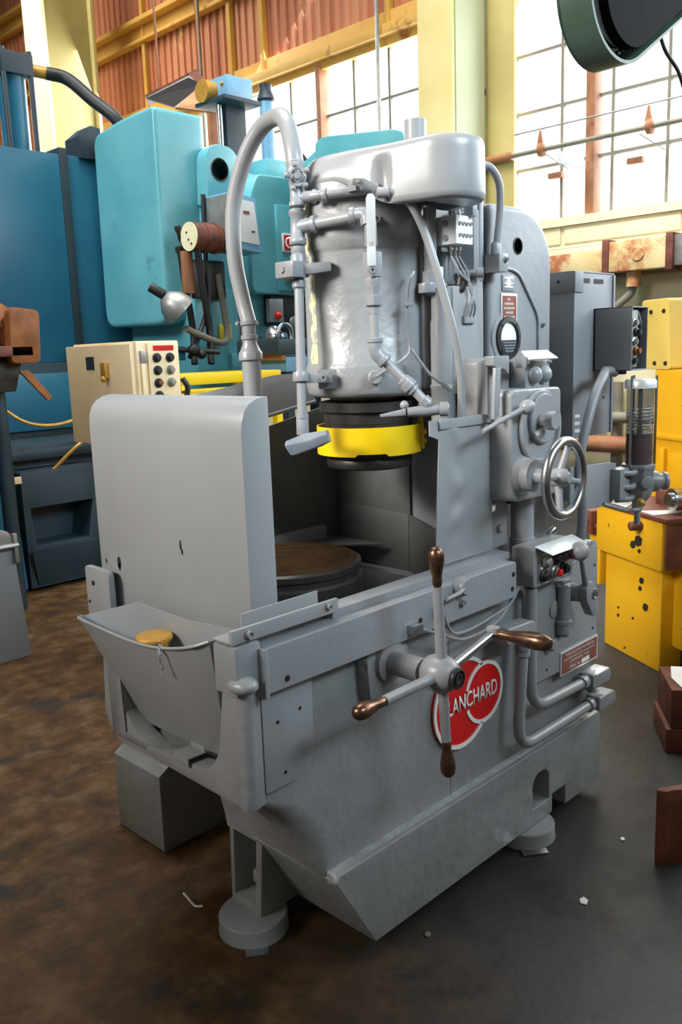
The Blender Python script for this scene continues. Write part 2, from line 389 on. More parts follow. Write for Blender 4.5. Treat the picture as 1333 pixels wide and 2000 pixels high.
O('window_latch', MB().box((WX-.02, 2.22, 3.0), (WX+.05, 2.36, 3.05)), MULL, bpy.data.objects['window_1'], None, .01)
# window operator: rod, brackets and levers
wo = thing('window_operator_rod', 'thin rusty operator rod across the right-hand windows', 'rod', (WX-.15, 2.5, 3.2))
O('rod', MB().cyl((WX-.16, -1.5, 3.235), (WX-.16, 3.42, 3.235), .021, None, 8), MUNT, wo)
for y in (3.12, 2.10): O('operator_gear', MB().lathe((WX-.16, y-.05, 3.235), Y, [(.025, 0), (.06, .02), (.06, .06), (.025, .08)], 10).prism([(y-.03, 3.28), (y+.03, 3.28), (y+.005, 3.40), (y-.005, 3.40)], 'x', WX-.175, WX-.15), MULL, wo)
O('operator_bracket', MB().prism(rndc([(2.70, 3.00), (2.95, 3.10), (2.95, 3.20), (2.70, 3.12)], .03), 'x', WX-.16, WX-.13), WPLATE, wo, 'bare metal bracket', .004)
O('upper_rod', MB().cyl((WX-.1, -1.5, 3.43), (WX-.1, 3.52, 3.43), .008, None, 6), TIN, wo)
for y in (3.0, 2.1): O('stay_wire', MB().cyl((WX-.14, y+.09, 3.2), (WX-.06, y-.1, 3.05), .004, None, 6), TIN, wo)
# columns
pc1 = thing('building_column', 'pale green and yellow building column between the two window bays', 'column', (5.6, 3.9, 0))
O('front_flange', MB().box((5.30, 3.70, 0), (5.34, 4.09, 9)), YBRIGHT, pc1, 'rust stained yellow face', .004)
O('web', MB().box((5.34, 3.74, 0), (5.93, 4.05, 9)), PGREEN, pc1, 'pale green painted side')
O('rear_flange', MB().box((5.88, 3.43, 0), (5.93, 4.2, 9)), YPAINT, pc1, None, .004)
O('side_flange', MB().box((5.36, 3.70, 0), (5.80, 3.735, 9)), PGREEN, pc1, None, .004)
O('conduit_stub', MB().tube([(5.84, 3.42, 3.235), (5.84, 3.6, 3.235), (5.84, 3.73, 3.235)], .04, 10), MULL, pc1)
pc2 = thing('building_column', 'broad faded yellow building column behind the hydraulic cylinder', 'column', (4.9, 9.8, 0))
O('front_flange', MB().box((4.55, 9.56, 0), (4.60, 10.06, 9)), paint('lit_yellow_flange_paint', 'ffeeb4', 'fff4c8', .55, 0, 1, 30, .1), pc2, 'yellow front edge painted as lit', .004)  # lighter yellow: the light on the front face is put into the colour
O('web', MB().box((4.6, 9.58, 0), (5.22, 10.02, 9)), paint('shaded_yellow_column_paint', '978a50', 'a89b5e', .55, 0, 1.3, 30, .1, '7a6a3c', (.68, .76), 2.5), pc2, 'broad yellow side painted as shaded')  # darker olive: the shade on this side is put into the colour
O('rear_flange', MB().box((5.22, 9.50, 0), (5.27, 10.06, 9)), YPAINT, pc2, None, .004)
# roof and the walls behind the camera
st('ceiling', MB().box((-8, -8, 9.0), (6.3, 22, 9.2)), paint('roof_deck', '6a6660', '77736b', .7))
OUTW = paint('hall_wall_paint', '8a8474', '979080', .7)  # plain grey-beige for the hall walls out of view
st('wall_front', MB().box((-8.25, -8, 0), (-8, 22, 9)), OUTW)
st('wall_right', MB().box((-8, -8.25, 0), (6.3, -8, 9)), OUTW)
st('wall_left', MB().box((-8, 22, 0), (6.3, 22.25, 9)), OUTW)
# duct along the wall, conduit and brace
du = thing('wall_duct', 'rust-streaked cream bus duct running along the wall on the right', 'duct', (5.75, 2.3, 2.1))
O('duct_run', MB().box((5.72, 2.42, 2.085), (5.87, 3.62, 2.285)), DUCT, du, None, .006)
O('duct_run', MB().box((5.70, 1.85, 2.09), (5.87, 2.36, 2.34)), DUCT, du, None, .006)
O('duct_run', MB().box((5.73, .2, 2.10), (5.87, 1.82, 2.34)), TIN, du, None, .006)
for y in (2.36, 1.80): O('duct_flange', MB().box((5.69, y, 2.07), (5.88, y+.06, 2.36)), RUST, du, None, .004)
O('duct_knockout', MB().lathe((5.70, 2.10, 2.22), -X, [(.06, 0), (.055, .01), (0, .01)], 20), DUCT, du)
for y in (2.62, 2.18): O('conduit_hub', MB().cyl((5.80, y, 2.09), (5.80, y, 1.96), .06, None, 14), DUCT, du)
O('drop_conduit', MB().tube(rnd([(5.80, 2.18, 1.98), (5.80, 2.20, 1.90), (5.80, 2.42, 1.74), (5.80, 2.42, 1.2)], .12), .035, 10), MUNT, du)
st('drip_rail', MB().box((5.86, -2, 2.06), (6.0, 3.6, 2.10)), MUNT, wall)  # grey rail on the wall under the duct
br = O('diagonal_brace', MB().pris([(0, 0), (.14, 0), (.14, 1.5), (0, 1.5)], (5.72, 1.25, 2.05), (0, .6, -.8), (0, .55, -.45), (.08, 0, 0)), ORANGE, None, 'rust brown diagonal steel brace against the plaster wall', .004, cat='brace')
lp = thing('wall_pipes', 'brown horizontal pipe run low on the wall behind the handwheel', 'pipe', (5.8, 2.6, .6))
O('pipe_run', MB().cyl((5.80, .5, .60), (5.80, 4.5, .60), .075, None, 14), MULL, lp)
O('pipe_run', MB().cyl((5.82, .5, .84), (5.82, 4.5, .84), .05, None, 12), MUNT, lp)
for y in (2.35, 3.1): O('pipe_riser', MB().cyl((5.9, y, 0), (5.9, y, 1.15), .05, None, 10), MUNT, lp)
O('orange_mark', MB().box((5.94, 2.48, .76), (5.99, 2.70, .82)), paint('signal_orange', 'e05a24', 'e86a34'), lp, 'orange tag')

# ================================================================== the grinder
G = thing('surface_grinder', 'tall grey vertical-spindle rotary surface grinder with a red emblem on its base', 'grinder', (0.4, 0.4, 0))
def g(name, mb, mat=GREY, label=None, bev=.004, par=None, **k): return O(name, mb, mat, par or G, label, bev, **k)

# ---- base casting
niche = MB().prism(rndc([(.716, .105), (.81, .105), (.81, .215), (.716, .215)], [.004, .004, .046, .046], 8), 'y', -.05, .09)
sk = MB().prism([(0, .06), (.83, .052), (.83, .112), (.91, .112), (.91, .045), (1.135, .04), (1.135, .272), (1.12, .29), (-.115, .297), (-.13, .283)], 'y', -.012, .285).prism([(.34, .052), (1.135, .04), (1.135, .272), (.34, .29)], 'y', .28, .8)
g('base_skirt', sk, GREYR, bev=.012, seg=3, cuts=[niche])
g('skirt_ledge', MB().add([(-.128, -.013, .278), (1.13, -.013, .266), (1.13, -.002, .289), (-.128, -.002, .2955), (-.128, .022, .301), (1.12, .022, .297), (-.128, .022, .27), (1.12, .022, .26)], [(0, 1, 2, 3), (3, 2, 5, 4), (4, 5, 7, 6), (6, 7, 1, 0), (0, 3, 4, 6), (1, 7, 5, 2)]), paint('highlight_grey_edge', 'a2a6aa', 'babec2', .2, .25, 30, 60, .25), 'pale glossy edge of the base with a painted highlight', bev=.003)  # added lighter, glossier strip that paints in the ledge highlight
g('leveling_stud', MB().lathe((.752, .05, .108), Z, [(.013, 0), (.013, .018), (.008, .018), (.008, .05), (.013, .05), (.013, .07), (.009, .07), (.009, .085), (.004, .095)], 12), FRAMEG)
bd = MB().prism([(.35, .27), (1.115, .27), (1.115, .80), (.35, .80)], 'y', .02, .76)
g('base_rear_wall', MB().box((-.24, .54, .50), (.36, .76, .80)), GREYR, bev=.012)
g('pan_floor', MB().box((-.24, .04, .60), (.40, .56, .70)), DARKST, bev=0)
g('base_casting', bd, GREYR, bev=0, cuts=[MB().box((.3, .05, .70), (.62, .73, .9))])
def bow(xa, xl, yl, z, r):
    p0, p1, p2 = Vector((xa+r, .02)), Vector((xa, .02)), Vector((xa+(xl-xa)*r/.25, .02+r*1.1))
    c = [p0*(1-t)**2+p1*2*t*(1-t)+p2*t*t for t in [k/9 for k in range(10)]]
    return [(p.x, p.y, z) for p in c]+[(xl, .27, z), (xl, .30, z), (xl, yl, z), (.352, yl, z), (.352, .02, z)]
g('base_bow', MB().loft([bow(-.128, -.126, .40, .272, .015), bow(-.155, -.132, .40, .315, .04), bow(-.192, -.142, .40, .36, .08), bow(-.240, -.17, .41, .43, .11), bow(-.298, -.245, .45, .505, .10), bow(-.340, -.33, .53, .55, .05), bow(-.352, -.345, .56, .565, .03), bow(-.352, -.35, .56, .80, .02)]), GREYR, bev=0, ang=60, cuts=[MB().box((-.26, .06, .62), (.30, .53, .9)), MB().box((-.40, .085, .585), (-.2, .50, .9))])

# the foot pads and the front pedestal
def pad(x, y, r): return g('foot_pad', MB().lathe((x, y, 0), Z, [(r*1.02, 0), (r*1.02, .008), (r, .012), (r, .044), (r*.97, .05), (0, .05)], 36), GREYS)
pad(-.115, .325, .092); pad(.735, .032, .095)
def shim(x, y, w_): O('shim_plate', MB().pris([(-w_, -.05), (w_, -.05), (w_, .05), (-w_, .05)], (x, y, .001), (.8, -.6, 0), (.6, .8, 0), (0, 0, .004)), STEEL, G, 'thin steel shim under the foot', .001)
shim(-.155, .268, .03); shim(.69, -.02, .04)
leg = MB().loft([[(-.122, .285, .048), (-.122, .405, .048), (.02, .405, .048), (.02, .285, .048)],
                 [(-.128, .245, .38), (-.128, .385, .38), (.06, .385, .38), (.06, .245, .38)],
                 [(-.175, .235, .46), (-.175, .40, .46), (.06, .40, .46), (.06, .235, .46)]])
g('pedestal', leg, GREYR, bev=.008, cuts=[MB().prism([(.303, .075), (.39, .075), (.372, .31), (.34, .385), (.275, .345)], 'x', -.4, -.03)])
g('leveling_bolt', MB().lathe((-.085, .325, .075), Z, [(.016, 0), (.016, .02), (.010, .02), (.010, .05), (.018, .05), (.018, .075), (.015, .082), (0, .082)], 12), FRAMEG)

# ---- front apron (a cast U that carries the chip bucket); s runs along the front
E1 = Vector((.04994, .99875, 0)); E3 = Vector((-.99875, .04994, 0)); F0 = Vector((-.365, .01, 0))
def FP(s, z, o=0): return F0+E1*s+E3*o+Z*z
def fpr(mb, pts, o, d): return mb.pris(pts, F0+E3*o, E1, Z, E3*(-d))
outer = rndc([(.0, .562), (.56, .548), (.604, .60), (.585, .80), (.535, .80), (.508, .66), (.45, .594), (.36, .583), (.135, .606), (.088, .655), (.062, .80), (.03, .945), (-.012, .945)],
             [.012, .05, .02, .0, .0, .05, .07, .03, .04, .05, 0, .01, .01])
g('apron', fpr(MB(), outer, 0, .05), GREYR, bev=.006)
# rounded near corner post and its knob
g('corner_post', MB().loft([[(-.372, .012, z), (-.372+b*.2, -.006, z), (-.352, -.012-b*.2, z), (-.318, -.004, z), (-.315, .03, z), (-.35, .04, z)] for z, b in ((.562, 0), (.60, .01), (.83, .02), (.85, .01))]), GREYR, bev=.006)
g('round_boss', MB().sph((-.372, -.016, .850), .036, 20, 12, (.8, 1, .55)), GREYR, bev=0)
g('side_plate', MB().prism(rndc([(-.318, .585), (-.205, .585), (-.176, .62), (-.172, .822), (-.318, .822)], [.004, .02, .02, 0, 0]), 'y', -.006, .022), GREY, bev=.003)
for x, z in ((-.277, .735), (-.212, .745), (-.262, .615)): hole(G, (x, -.006, z), -Y, .0035)

# ---- near side rail
rail = g('side_rail', MB().prism(rndc([(-.322, .818), (.588, .815), (.588, .917), (-.322, .917)], [.004, .012, .014, .004]), 'y', -.036, .03), GREY, bev=.006, seg=3)
g('rail_end_cap', MB().box((-.392, -.022, .828), (-.325, .05, .932)), GREY, bev=.006)
g('rail_lip', MB().box((-.334, -.041, .812), (-.322, .02, .917)), GREY, bev=.003)
g('rail_ledge', MB().box((-.10, -.004, .915), (.602, .05, .937)), GREY, bev=.004)
g('guard_angle', MB().box((-.392, -.016, .936), (-.092, -.006, .966)).box((-.392, -.006, .936), (-.092, .05, .941)), GREYS, bev=.002)
capscrew(G, (-.350, -.016, .951), -Y, .0085); capscrew(G, (-.125, -.016, .955), -Y, .0065)
g('guard_strip', MB().box((-.335, .022, .936), (-.118, .027, .982)), GREYS, bev=.0015)
for x, z in ((-.27, .838), (.24, .838), (.567, .842), (.572, .882), (.167, .853)): hole(G, (x, -.036, z), -Y, .006)
capscrew(G, (.335, -.036, .858), -Y, .009)
lk = g('latch_boss', MB().lathe((.325, -.036, .904), -Y, [(.026, 0), (.026, .012), (.022, .014), (.022, .022), (.019, .026), (0, .026)], 24), GREY, bev=0)
g('latch_lever', MB().tube([(.325, -.055, .904), (.29, -.062, .897), (.235, -.066, .895)], [.006, .006, .005], 10), FRAMEG, bev=0, par=lk)
w = g('rail_wire', MB().tube(spl([(.62, -.02, .83), (.56, -.034, .802), (.45, -.04, .787), (.34, -.045, .782), (.27, -.052, .80), (.236, -.05, .862)]), .0042, 8), FRAMEG, bev=0)
g('rail_wire', MB().tube(spl([(.60, -.02, .81), (.47, -.05, .775), (.33, -.05, .765), (.22, -.05, .808), (.15, -.05, .838)]), .0042, 8), FRAMEG, bev=0)
g('wire_clip', MB().box((.218, -.052, .852), (.255, -.036, .872)), FRAMEG, bev=.002)
g('wire_clip', MB().box((.118, -.056, .832), (.155, -.036, .853)), STEEL, bev=.002)

# ---- far rail end, pan and table
far = g('far_rail', MB().prism([(-.25, .80), (.60, .80), (.60, .93), (-.25, .93)], 'y', .72, .79), GREY, bev=.006)
g('far_rail_plate', MB().prism(rndc([(.655, .79), (.775, .79), (.775, .958), (.655, .958)], [.004, .004, .01, .022]), 'x', -.268, -.25), GREYS, bev=.004)
hole(G, (-.268, .735, .915), -X, .006); hole(G, (-.268, .762, .86), -X, .004)
ck = g('magnetic_chuck', MB().lathe((.135, .405, .74), Z, [(.17, 0), (.19, .0), (.19, .10), (.205, .105), (.205, .165), (.198, .172), (.198, .186), (.203, .19), (.203, .205), (.195, .211), (0, .211)], 64), DARKST, 'round chuck darkened by rusty water', bev=0)
g('chuck_face', MB().lathe((.135, .405, .9505), Z, [(0, 0), (.194, 0), (.194, .0008), (0, .0008)], 56), paint('rust_stained_chuck_face', '5a3d20', '332a22', .3, .3, 6, 50, .1), None, bev=0, par=ck)
for r in (.05, .095, .14, .18): g('chuck_pole_ring', MB().lathe((.135, .405, .9505), Z, [(r-.004, 0), (r-.004, .0012), (r+.004, .0012), (r+.004, 0)], 48), RUSTW, bev=0, par=ck)
g('chuck_base', MB().lathe((.135, .405, .695), Z, [(.26, 0), (.26, .045), (.24, .06), (0, .06)], 48), DARKST, bev=0)

# ---- sheet metal water guards
# front hood, with the notch beside the far rail
hp = [(-.232, .80), (-.232, 1.335), (-.229, 1.362), (-.220, 1.384), (-.205, 1.399), (-.186, 1.408), (-.166, 1.411), (-.152, 1.411)]
hood = MB(); fr = [Vector((x, 0, z)) for x, z in hp]
prof = [(p.x, p.z) for p in fr]+[(-.152, .86)]
g('front_hood', MB().prism(prof, 'y', .118, .748), GREYS, 'tall round-topped sheet hood', bev=.0025, cuts=[MB().box((-.26, .668, .7), (-.1, .80, .942))])
hole(G, (-.236, .60, .832), -X, .004); capscrew(G, (-.236, .60, .832), -X, .008)
for y, z, r in ((.72, .972, .004), (.655, .975, .009), (.655, .966, .006), (.37, 1.068, .003), (.37, 1.058, .0045), (.365, 1.045, .004)): piece('paint_chip', ('chip', r), lambda mb, r=r: mb.lathe((0, 0, 0), (0, 0, 1), [(r*1.1, 0), (r*.9, .0006), (0, .0006)], 7), BLACK, G, aim((-.2321, y, z), -X)@Matrix.Diagonal((1, 1.9, 1, 1)))
# far guard: upright wall, dark inside, with a flared lid on top
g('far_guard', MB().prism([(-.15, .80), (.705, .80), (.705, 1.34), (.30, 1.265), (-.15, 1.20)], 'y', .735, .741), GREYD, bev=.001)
g('far_guard_lid', MB().pris(rndc([(-.15, 0), (.60, 0), (.60, .10), (.46, .125), (-.10, .135)], [0, 0, .01, .03, .03]), (0, .737, 1.245), (.985, 0, .16), (0, .33, .944), (0, .004, -.002)), GREYS, bev=.001)
g('far_guard_rim', MB().tube([(-.15, .735, 1.243), (.05, .735, 1.262), (.30, .735, 1.30), (.585, .735, 1.344)], .006, 8), GREYS, bev=0)
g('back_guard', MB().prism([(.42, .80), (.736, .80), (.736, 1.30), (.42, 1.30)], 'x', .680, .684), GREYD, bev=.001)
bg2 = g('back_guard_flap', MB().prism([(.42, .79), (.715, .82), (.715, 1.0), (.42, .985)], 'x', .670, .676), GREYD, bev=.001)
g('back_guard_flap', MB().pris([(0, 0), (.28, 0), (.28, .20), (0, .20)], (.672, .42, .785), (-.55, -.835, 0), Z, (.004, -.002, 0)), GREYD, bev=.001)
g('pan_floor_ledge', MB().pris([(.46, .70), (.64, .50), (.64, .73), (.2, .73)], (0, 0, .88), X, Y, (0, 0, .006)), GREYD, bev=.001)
# near guard sheet, dented
ng = MB(); nx, nz = 26, 30; vs = []; fs = []
def dent(x, z): return .006*math.exp(-((x-.42)**2/.0008+(z-1.19)**2/.012))*math.sin(z*46+x*20)+.008*math.exp(-((x-.425)**2/.0012+(z-1.08)**2/.006))*math.sin(z*70-x*30)-.006*math.exp(-((x-.40)**2/.0006+(z-1.30)**2/.0005))
for j in range(nz+1):
    z = .940+(1.322-.940)*j/nz
    xl = .352-.026*(1-j/nz) if z < 1.275 else .310
    for i in range(nx+1):
        x = xl+(.582-xl)*i/nx; vs.append((x, .040+dent(x, z), z))
k = len(vs); vs += [(x, y+.003, z) for x, y, z in vs]
for j in range(nz):
    for i in range(nx):
        a = j*(nx+1)+i; q = (a, a+1, a+nx+2, a+nx+1); fs += [q, tuple(k+t for t in q[::-1])]
rim = [i for i in range(nx)]+[nx+j*(nx+1) for j in range(nz)]+[nz*(nx+1)+i for i in range(nx, 0, -1)]+[j*(nx+1) for j in range(nz, 0, -1)]
for a, b in zip(rim, rim[1:]+rim[:1]): fs.append((b, a, k+a, k+b))
ng.add(vs, fs); g('near_guard', ng, GREYS, 'dented upright sheet guard', bev=0, ang=50)
g('guard_hem', MB().box((.345, .033, 1.297), (.582, .040, 1.322)), GREYS, bev=.002)

# ---- wheelhead: motor barrel, belt cowl, wheel
BX, BY = .46, .385
g('motor_barrel', MB().lathe((BX, BY, 1.375), Z, [(.10, -.004), (.150, 0), (.166, .004), (.173, .014), (.175, .03), (.175, .082), (.172, .090), (.1695, .094), (.1690, .385), (.171, .392), (.1775, .398), (.1785, .43), (.1785, .50), (.176, .53), (.172, .57), (.16, .60), (.02, .60)], 72), GREYR, bev=0, ang=50)
def tear(r1, r2, z1, z2, dent=0, n=36):
    # outline around barrel (radius r1) and cowl end (radius r2); z runs z1 -> z2 along the cowl
    c1, c2 = Vector((BX, BY, 0)), Vector((.452, .092, 0)); d = (c2-c1); L = d.length; d.normalize(); s = Vector((-d.y, d.x, 0))
    a = math.acos((r1-r2)/L); out = []; m = 26
    A = [c1+(d*math.cos(t)+s*math.sin(t))*r1 for t in [a+(2*math.pi-2*a)*i/(n-1) for i in range(n)]]
    B = [c2+(d*math.cos(t)+s*math.sin(t))*r2 for t in [-a+2*a*i/(n//2-1) for i in range(n//2)]]
    out = A+[A[-1].lerp(B[0], k/m) for k in range(1, m)]+B+[B[-1].lerp(A[0], k/m) for k in range(1, m)]
    # the bolt pocket is a groove in the side that faces the front
    e = A[-1].lerp(B[0], DENT_T); nrm = (e-c1.lerp(c2, DENT_T)).normalized()
    for p in out:
        q = (p-e); w = abs(q.dot(d))/.021
        if dent and w < 1 and q.length < .06: p -= nrm*dent*math.sqrt(1-w*w)
        f = max(0, min(1, ((p-c1).dot(d)-.05)/(L*.62))); f = f*f*(3-2*f); p.z = z1*(1-f)+z2*f
    return out
DENT_T = .57
cowl = MB().loft([tear(.120, .07, 1.925, 1.862), tear(.166, .094, 1.930, 1.862), tear(.173, .101, 1.938, 1.868, .015), tear(.172, .103, 1.955, 1.88, .018), tear(.164, .103, 1.976, 1.92, .018), tear(.154, .102, 1.992, 1.962, .013), tear(.150, .1015, 1.998, 1.98, 0), tear(.146, .101, 2.004, 1.995), tear(.138, .096, 2.012, 2.008), tear(.128, .088, 2.015, 2.012), tear(.05, .03, 2.017, 2.016)])
g('belt_cowl', cowl, GREYS, bev=0, ang=50)
g('motor_pipe', MB().lathe((.60, .305, 1.99), Z, [(.031, 0), (.031, .135), (.028, .138), (.024, .138), (.024, .10), (0, .10)], 28), GREYS, bev=0)
for x, y in ((.595, .235), (.615, .205)): g('lifting_lug', MB().prism(rndc([(y-.016, 2.0), (y+.016, 2.0), (y+.014, 2.055), (y-.014, 2.055)], [0, 0, .014, .014]), 'x', x, x+.012), FRAMEG, bev=.002)
hexbolt(G, (.49, .10, 2.014), Z, .009, .008)
# peeled strip of old paint on the barrel's far side
ps = []
for i in range(2): pass
pv = []; pf = []
for j in range(24):
    z = 1.47+.44*j/23; w_ = .10+.05*math.sin(j*1.7)+.03*math.sin(j*.63+1)
    for a in (2.66, 2.58, 2.56-w_):
        a_ = a+.32; q_ = .1702 if z < 1.765 else .1795; pv.append((BX+q_*math.cos(a_), BY+q_*math.sin(a_), z))
for j in range(23):
    for i in range(2): q = j*3+i; pf.append((q, q+1, q+4, q+3))
O('peeled_patch', MB().add(pv, pf), paint('peeled_pale_yellow', 'c9c79a', 'd9d8b0', .6, 0, 20, 60, .3, '97989a', (.5, .56), 22), G, 'pale yellow strip of peeled paint')
for a, z in ((-2.2, 1.835), (-.98, 1.835), (-.98, 1.60)):
    d = Vector((math.cos(a), math.sin(a), 0)); r_ = .178 if z > 1.7 else .169
    capscrew(G, Vector((BX, BY, z))+d*r_, d, .010)
g('wheel_spindle', MB().lathe((BX, BY, 1.30), Z, [(.130, 0), (.130, .03), (.142, .034), (.142, .06), (.11, .066), (.11, .09)], 48), DARKST, bev=0)
g('grinding_wheel', MB().lathe((BX, BY, 1.170), Z, [(.10, .02), (.118, .0), (.124, .004), (.127, .02), (.122, .03), (.128, .04), (.128, .13), (0, .13)], 64), DARKST, 'dark grinding wheel ring', bev=0)
# yellow wheel guard: an open ring with a step in its lower edge and a bolted lug
yg = MB(); n = 72; R_o, R_i = .152, .148; vs = []; fs = []
for i in range(n+1):
    a = -math.pi*1.42+i/n*math.pi*1.32-.28; c_, s_ = math.cos(a), math.sin(a)
    deg = i/n; lo = 1.212 if not .50 < deg < .64 else 1.219
    hi = 1.292
    for R, z in ((R_o, lo), (R_o, hi), (R_i, hi), (R_i, lo)): vs.append((BX+R*c_, BY+R*s_, z))
for i in range(n):
    for q in range(4): fs.append((i*4+q, i*4+(q+1) % 4, (i+1)*4+(q+1) % 4, (i+1)*4+q))
fs += [(0, 1, 2, 3), tuple(n*4+t for t in (3, 2, 1, 0))]
gd = O('wheel_guard', yg.add(vs, fs), YEL, G, 'bright yellow ring guard', 0)
a = -.62; d = Vector((math.cos(a), math.sin(a), 0)); t_ = Vector((-d.y, d.x, 0)); pc = Vector((BX, BY, 0))+d*.152
O('guard_lug', MB().pris(rndc([(-.016, 1.212), (.016, 1.212), (.016, 1.315), (.002, 1.315), (-.006, 1.285)], [0, 0, .01, .006, .01]), pc, t_, Z, d*.012), YEL, gd, None, .002)
for z in (1.235, 1.262): piece('hex_bolt', ('hexy', 1), lambda mb: mb.cyl((0, 0, 0), (0, 0, .007), .009, None, 6), YEL, gd, aim(pc+d*.012+Z*z-t_*.004, d))
# bridge from barrel to column slide
g('wheelhead_bridge', MB().box((.52, .22, 1.385), (.72, .56, 1.78)).box((.56, .24, 1.78), (.70, .55, 1.93)), GREY, bev=.012)
g('barrel_flange', MB().prism(rndc([(.50, 1.39), (.585, 1.39), (.585, 1.80), (.50, 1.86)], [.01, .02, .02, .02]), 'y', .205, .235), GREYR, bev=.006)
g('column_slide', MB().prism(rndc([(.532, 1.375), (.674, 1.372), (.674, 1.87), (.63, 1.87), (.63, 1.665), (.532, 1.665)], [.01, .006, .006, .01, .01, .006]), 'y', .13, .60), GREYS, bev=.006)
g('guide_rod', MB().lathe((.53, .165, 1.30), Z, [(.034, 0), (.034, .09), (.037, .095), (.037, .10), (.033, .104), (.033, .27), (.030, .28), (.030, .36), (.012, .36)], 28), GREY, bev=0)

# ---- column
g('column', MB().prism([(.69, .80), (.69, 1.892)]+[(.855+.165*math.sin(t), 1.727+.165*math.cos(t)) for t in [math.pi/2*i/12 for i in range(13)]]+[(1.02, .80)], 'y', .12, .66), GREY, bev=.018, seg=4)
cr = g('column_port', MB().lathe((.832, .121, 1.784), -Y, [(.025, 0), (.025, .002), (.021, .003), (.020, .001), (0, .001)], 32), BLACK, bev=0)
g('column_trim_line', MB().tube(rnd([(.70, .117, 1.722), (.80, .117, 1.716), (.835, .117, 1.705), (.94, .117, 1.585), (.942, .117, 1.40)], .03, 4), .0045, 8), FRAMEG, bev=0)
capscrew(G, (.968, .12, 1.56), -Y, .006)
# instruction plates
mp = g('emblem_plate', MB().box((.748, .1165, 1.655), (.81, .12, 1.70)), FRAMEG, bev=.001)
for z in (1.665, 1.675, 1.690): O('plate_mark', MB().box((.757, .1155, z), (.801, .1168, z+.004)), WHITE, mp)
O('plate_mark', MB().lathe((.779, .1165, 1.678), -Y, [(.012, 0), (.012, .0012), (0, .0012)], 16), WHITE, mp)
pl = g('instruction_plate', MB().box((.740, .1150, 1.570), (.822, .12, 1.648)), WPLATE, bev=.001)
O('plate_face', MB().box((.746, .1142, 1.576), (.816, .1155, 1.642)), PLRED, pl)
for i, wd in enumerate((.022, .052, .058, .040, .056)):
    for q in range(max(2, int(wd/.008))):
        x = .781-wd/2+q*.008; O('plate_mark', MB().box((x, .1136, 1.632-i*.0125-.003), (x+.0055, .1144, 1.632-i*.0125+.0035)), PLTXT, pl)
# sight glass
sg = g('sight_glass', MB().lathe((.775, .12, 1.523), -Y, [(.062, 0), (.062, .006), (.060, .010), (.046, .012), (.043, .006), (.043, .001), (0, .001)], 40), BLACK, bev=0)
O('sight_reflection', MB().lathe((.775, .1165, 1.523), -Y, [(.043, 0), (.043, .001), (0, .001)], 32), LABELW, sg)  # white disc stands in for the reflection on the upper glass
O('sight_louvre', MB().prism([(.775+.042*math.cos(t), 1.517+.042*math.sin(t)) for t in [math.pi+math.pi*i/16 for i in range(17)]], 'y', .112, .1165), NAVY, sg)
for i in range(4): O('louvre_slat', MB().box((.742+.004*i, .110, 1.508-i*.008), (.808-.004*i, .113, 1.511-i*.008)), FRAMEG, sg)
for a in (0, 1.57, 3.14, 4.71): hole(sg, (.775+.052*math.cos(a+.8), .1085, 1.523+.052*math.sin(a+.8)), -Y, .003)
g('sight_glass_ring', MB().lathe((.775, .12, 1.523), -Y, [(.078, 0), (.076, .003), (.062, .004), (.062, .0)], 40), GREY, bev=0)

# ---- manifold, hydraulic pipes under the cowl
mf = g('lubrication_manifold', MB().box((.53, .115, 1.772), (.605, .19, 1.846)), LABELW, 'white metered lubrication block', bev=.003)
for j in range(2):
    for i in range(4): piece('port_screw', ('port', 1), lambda mb: mb.lathe((0, 0, 0), (0, 0, 1), [(.005, 0), (.005, .005), (.003, .005), (.003, .003)], 8), TIN, mf, aim((.545+i*.016, .115, 1.795+j*.03), -Y))
    piece('plug_screw', ('plug', 1), lambda mb: mb.cyl((0, 0, 0), (0, 0, .005), .0085, None, 12), FRAMEG, mf, aim((.53, .15, 1.79+j*.036), -X))
    for i in range(3): piece('tube_nut', ('nut', 1), lambda mb: mb.lathe((0, 0, 0), (0, 0, 1), [(.007, 0), (.007, .012), (.005, .013), (.004, .03)], 6), STEEL, mf, aim((.552+i*.018, .15, 1.772 if j == 0 else 1.846), -Z if j == 0 else Z))
for i in range(3):
    x = .552+i*.018
    g('oil_line', MB().tube(spl([(x, .15, 1.745), (x+.004, .125, 1.70), (.60-.006*i, .115, 1.66), (.585+.012*i, .112, 1.61), (.578+.018*i, .125, 1.575)]), .0036, 8), FRAMEG, bev=0)
g('oil_line_clip', MB().box((.572, .120, 1.565), (.625, .132, 1.585)), GREY, bev=.002)
g('vertical_conduit', MB().lathe((.507, .185, 1.655), Z, [(.022, 0), (.022, .05), (.0175, .052), (.0175, .215)], 20), FRAMEG, bev=0)
g('conduit_union', MB().lathe((.532, .175, 1.665), Z, [(.014, 0), (.014, .05), (.010, .055)], 8), STEEL, bev=0)
g('pipe_tee', MB().cyl((.50, .19, 1.648), (.50, .19, 1.675), .026).cyl((.50, .19, 1.66), (.545, .165, 1.655), .020), FRAMEG, bev=.003)
g('elbow_pipe', MB().tube(rnd([(.52, .17, 1.653), (.575, .14, 1.652), (.582, .136, 1.685)], .03, 6), .016, 14), DARKST, 'dark bare pipe elbow', bev=0)
g('control_block', MB().box((.545, .17, 1.67), (.62, .25, 1.76)), FRAMEG, bev=.012)
g('side_stem', MB().lathe((.60, .16, 1.70), (.5, -.8, 0), [(.010, 0), (.010, .05), (.014, .05), (.014, .068)], 10), FRAMEG, bev=0)
g('cowl_stay', MB().box((.585, .10, 1.845), (.605, .13, 1.88)).box((.655, .128, 1.68), (.674, .16, 1.90)), FRAMEG, bev=.003)
hb = g('hose_box', MB().box((.672, .075, 1.702), (.715, .125, 1.752)), GREYS, bev=.003)
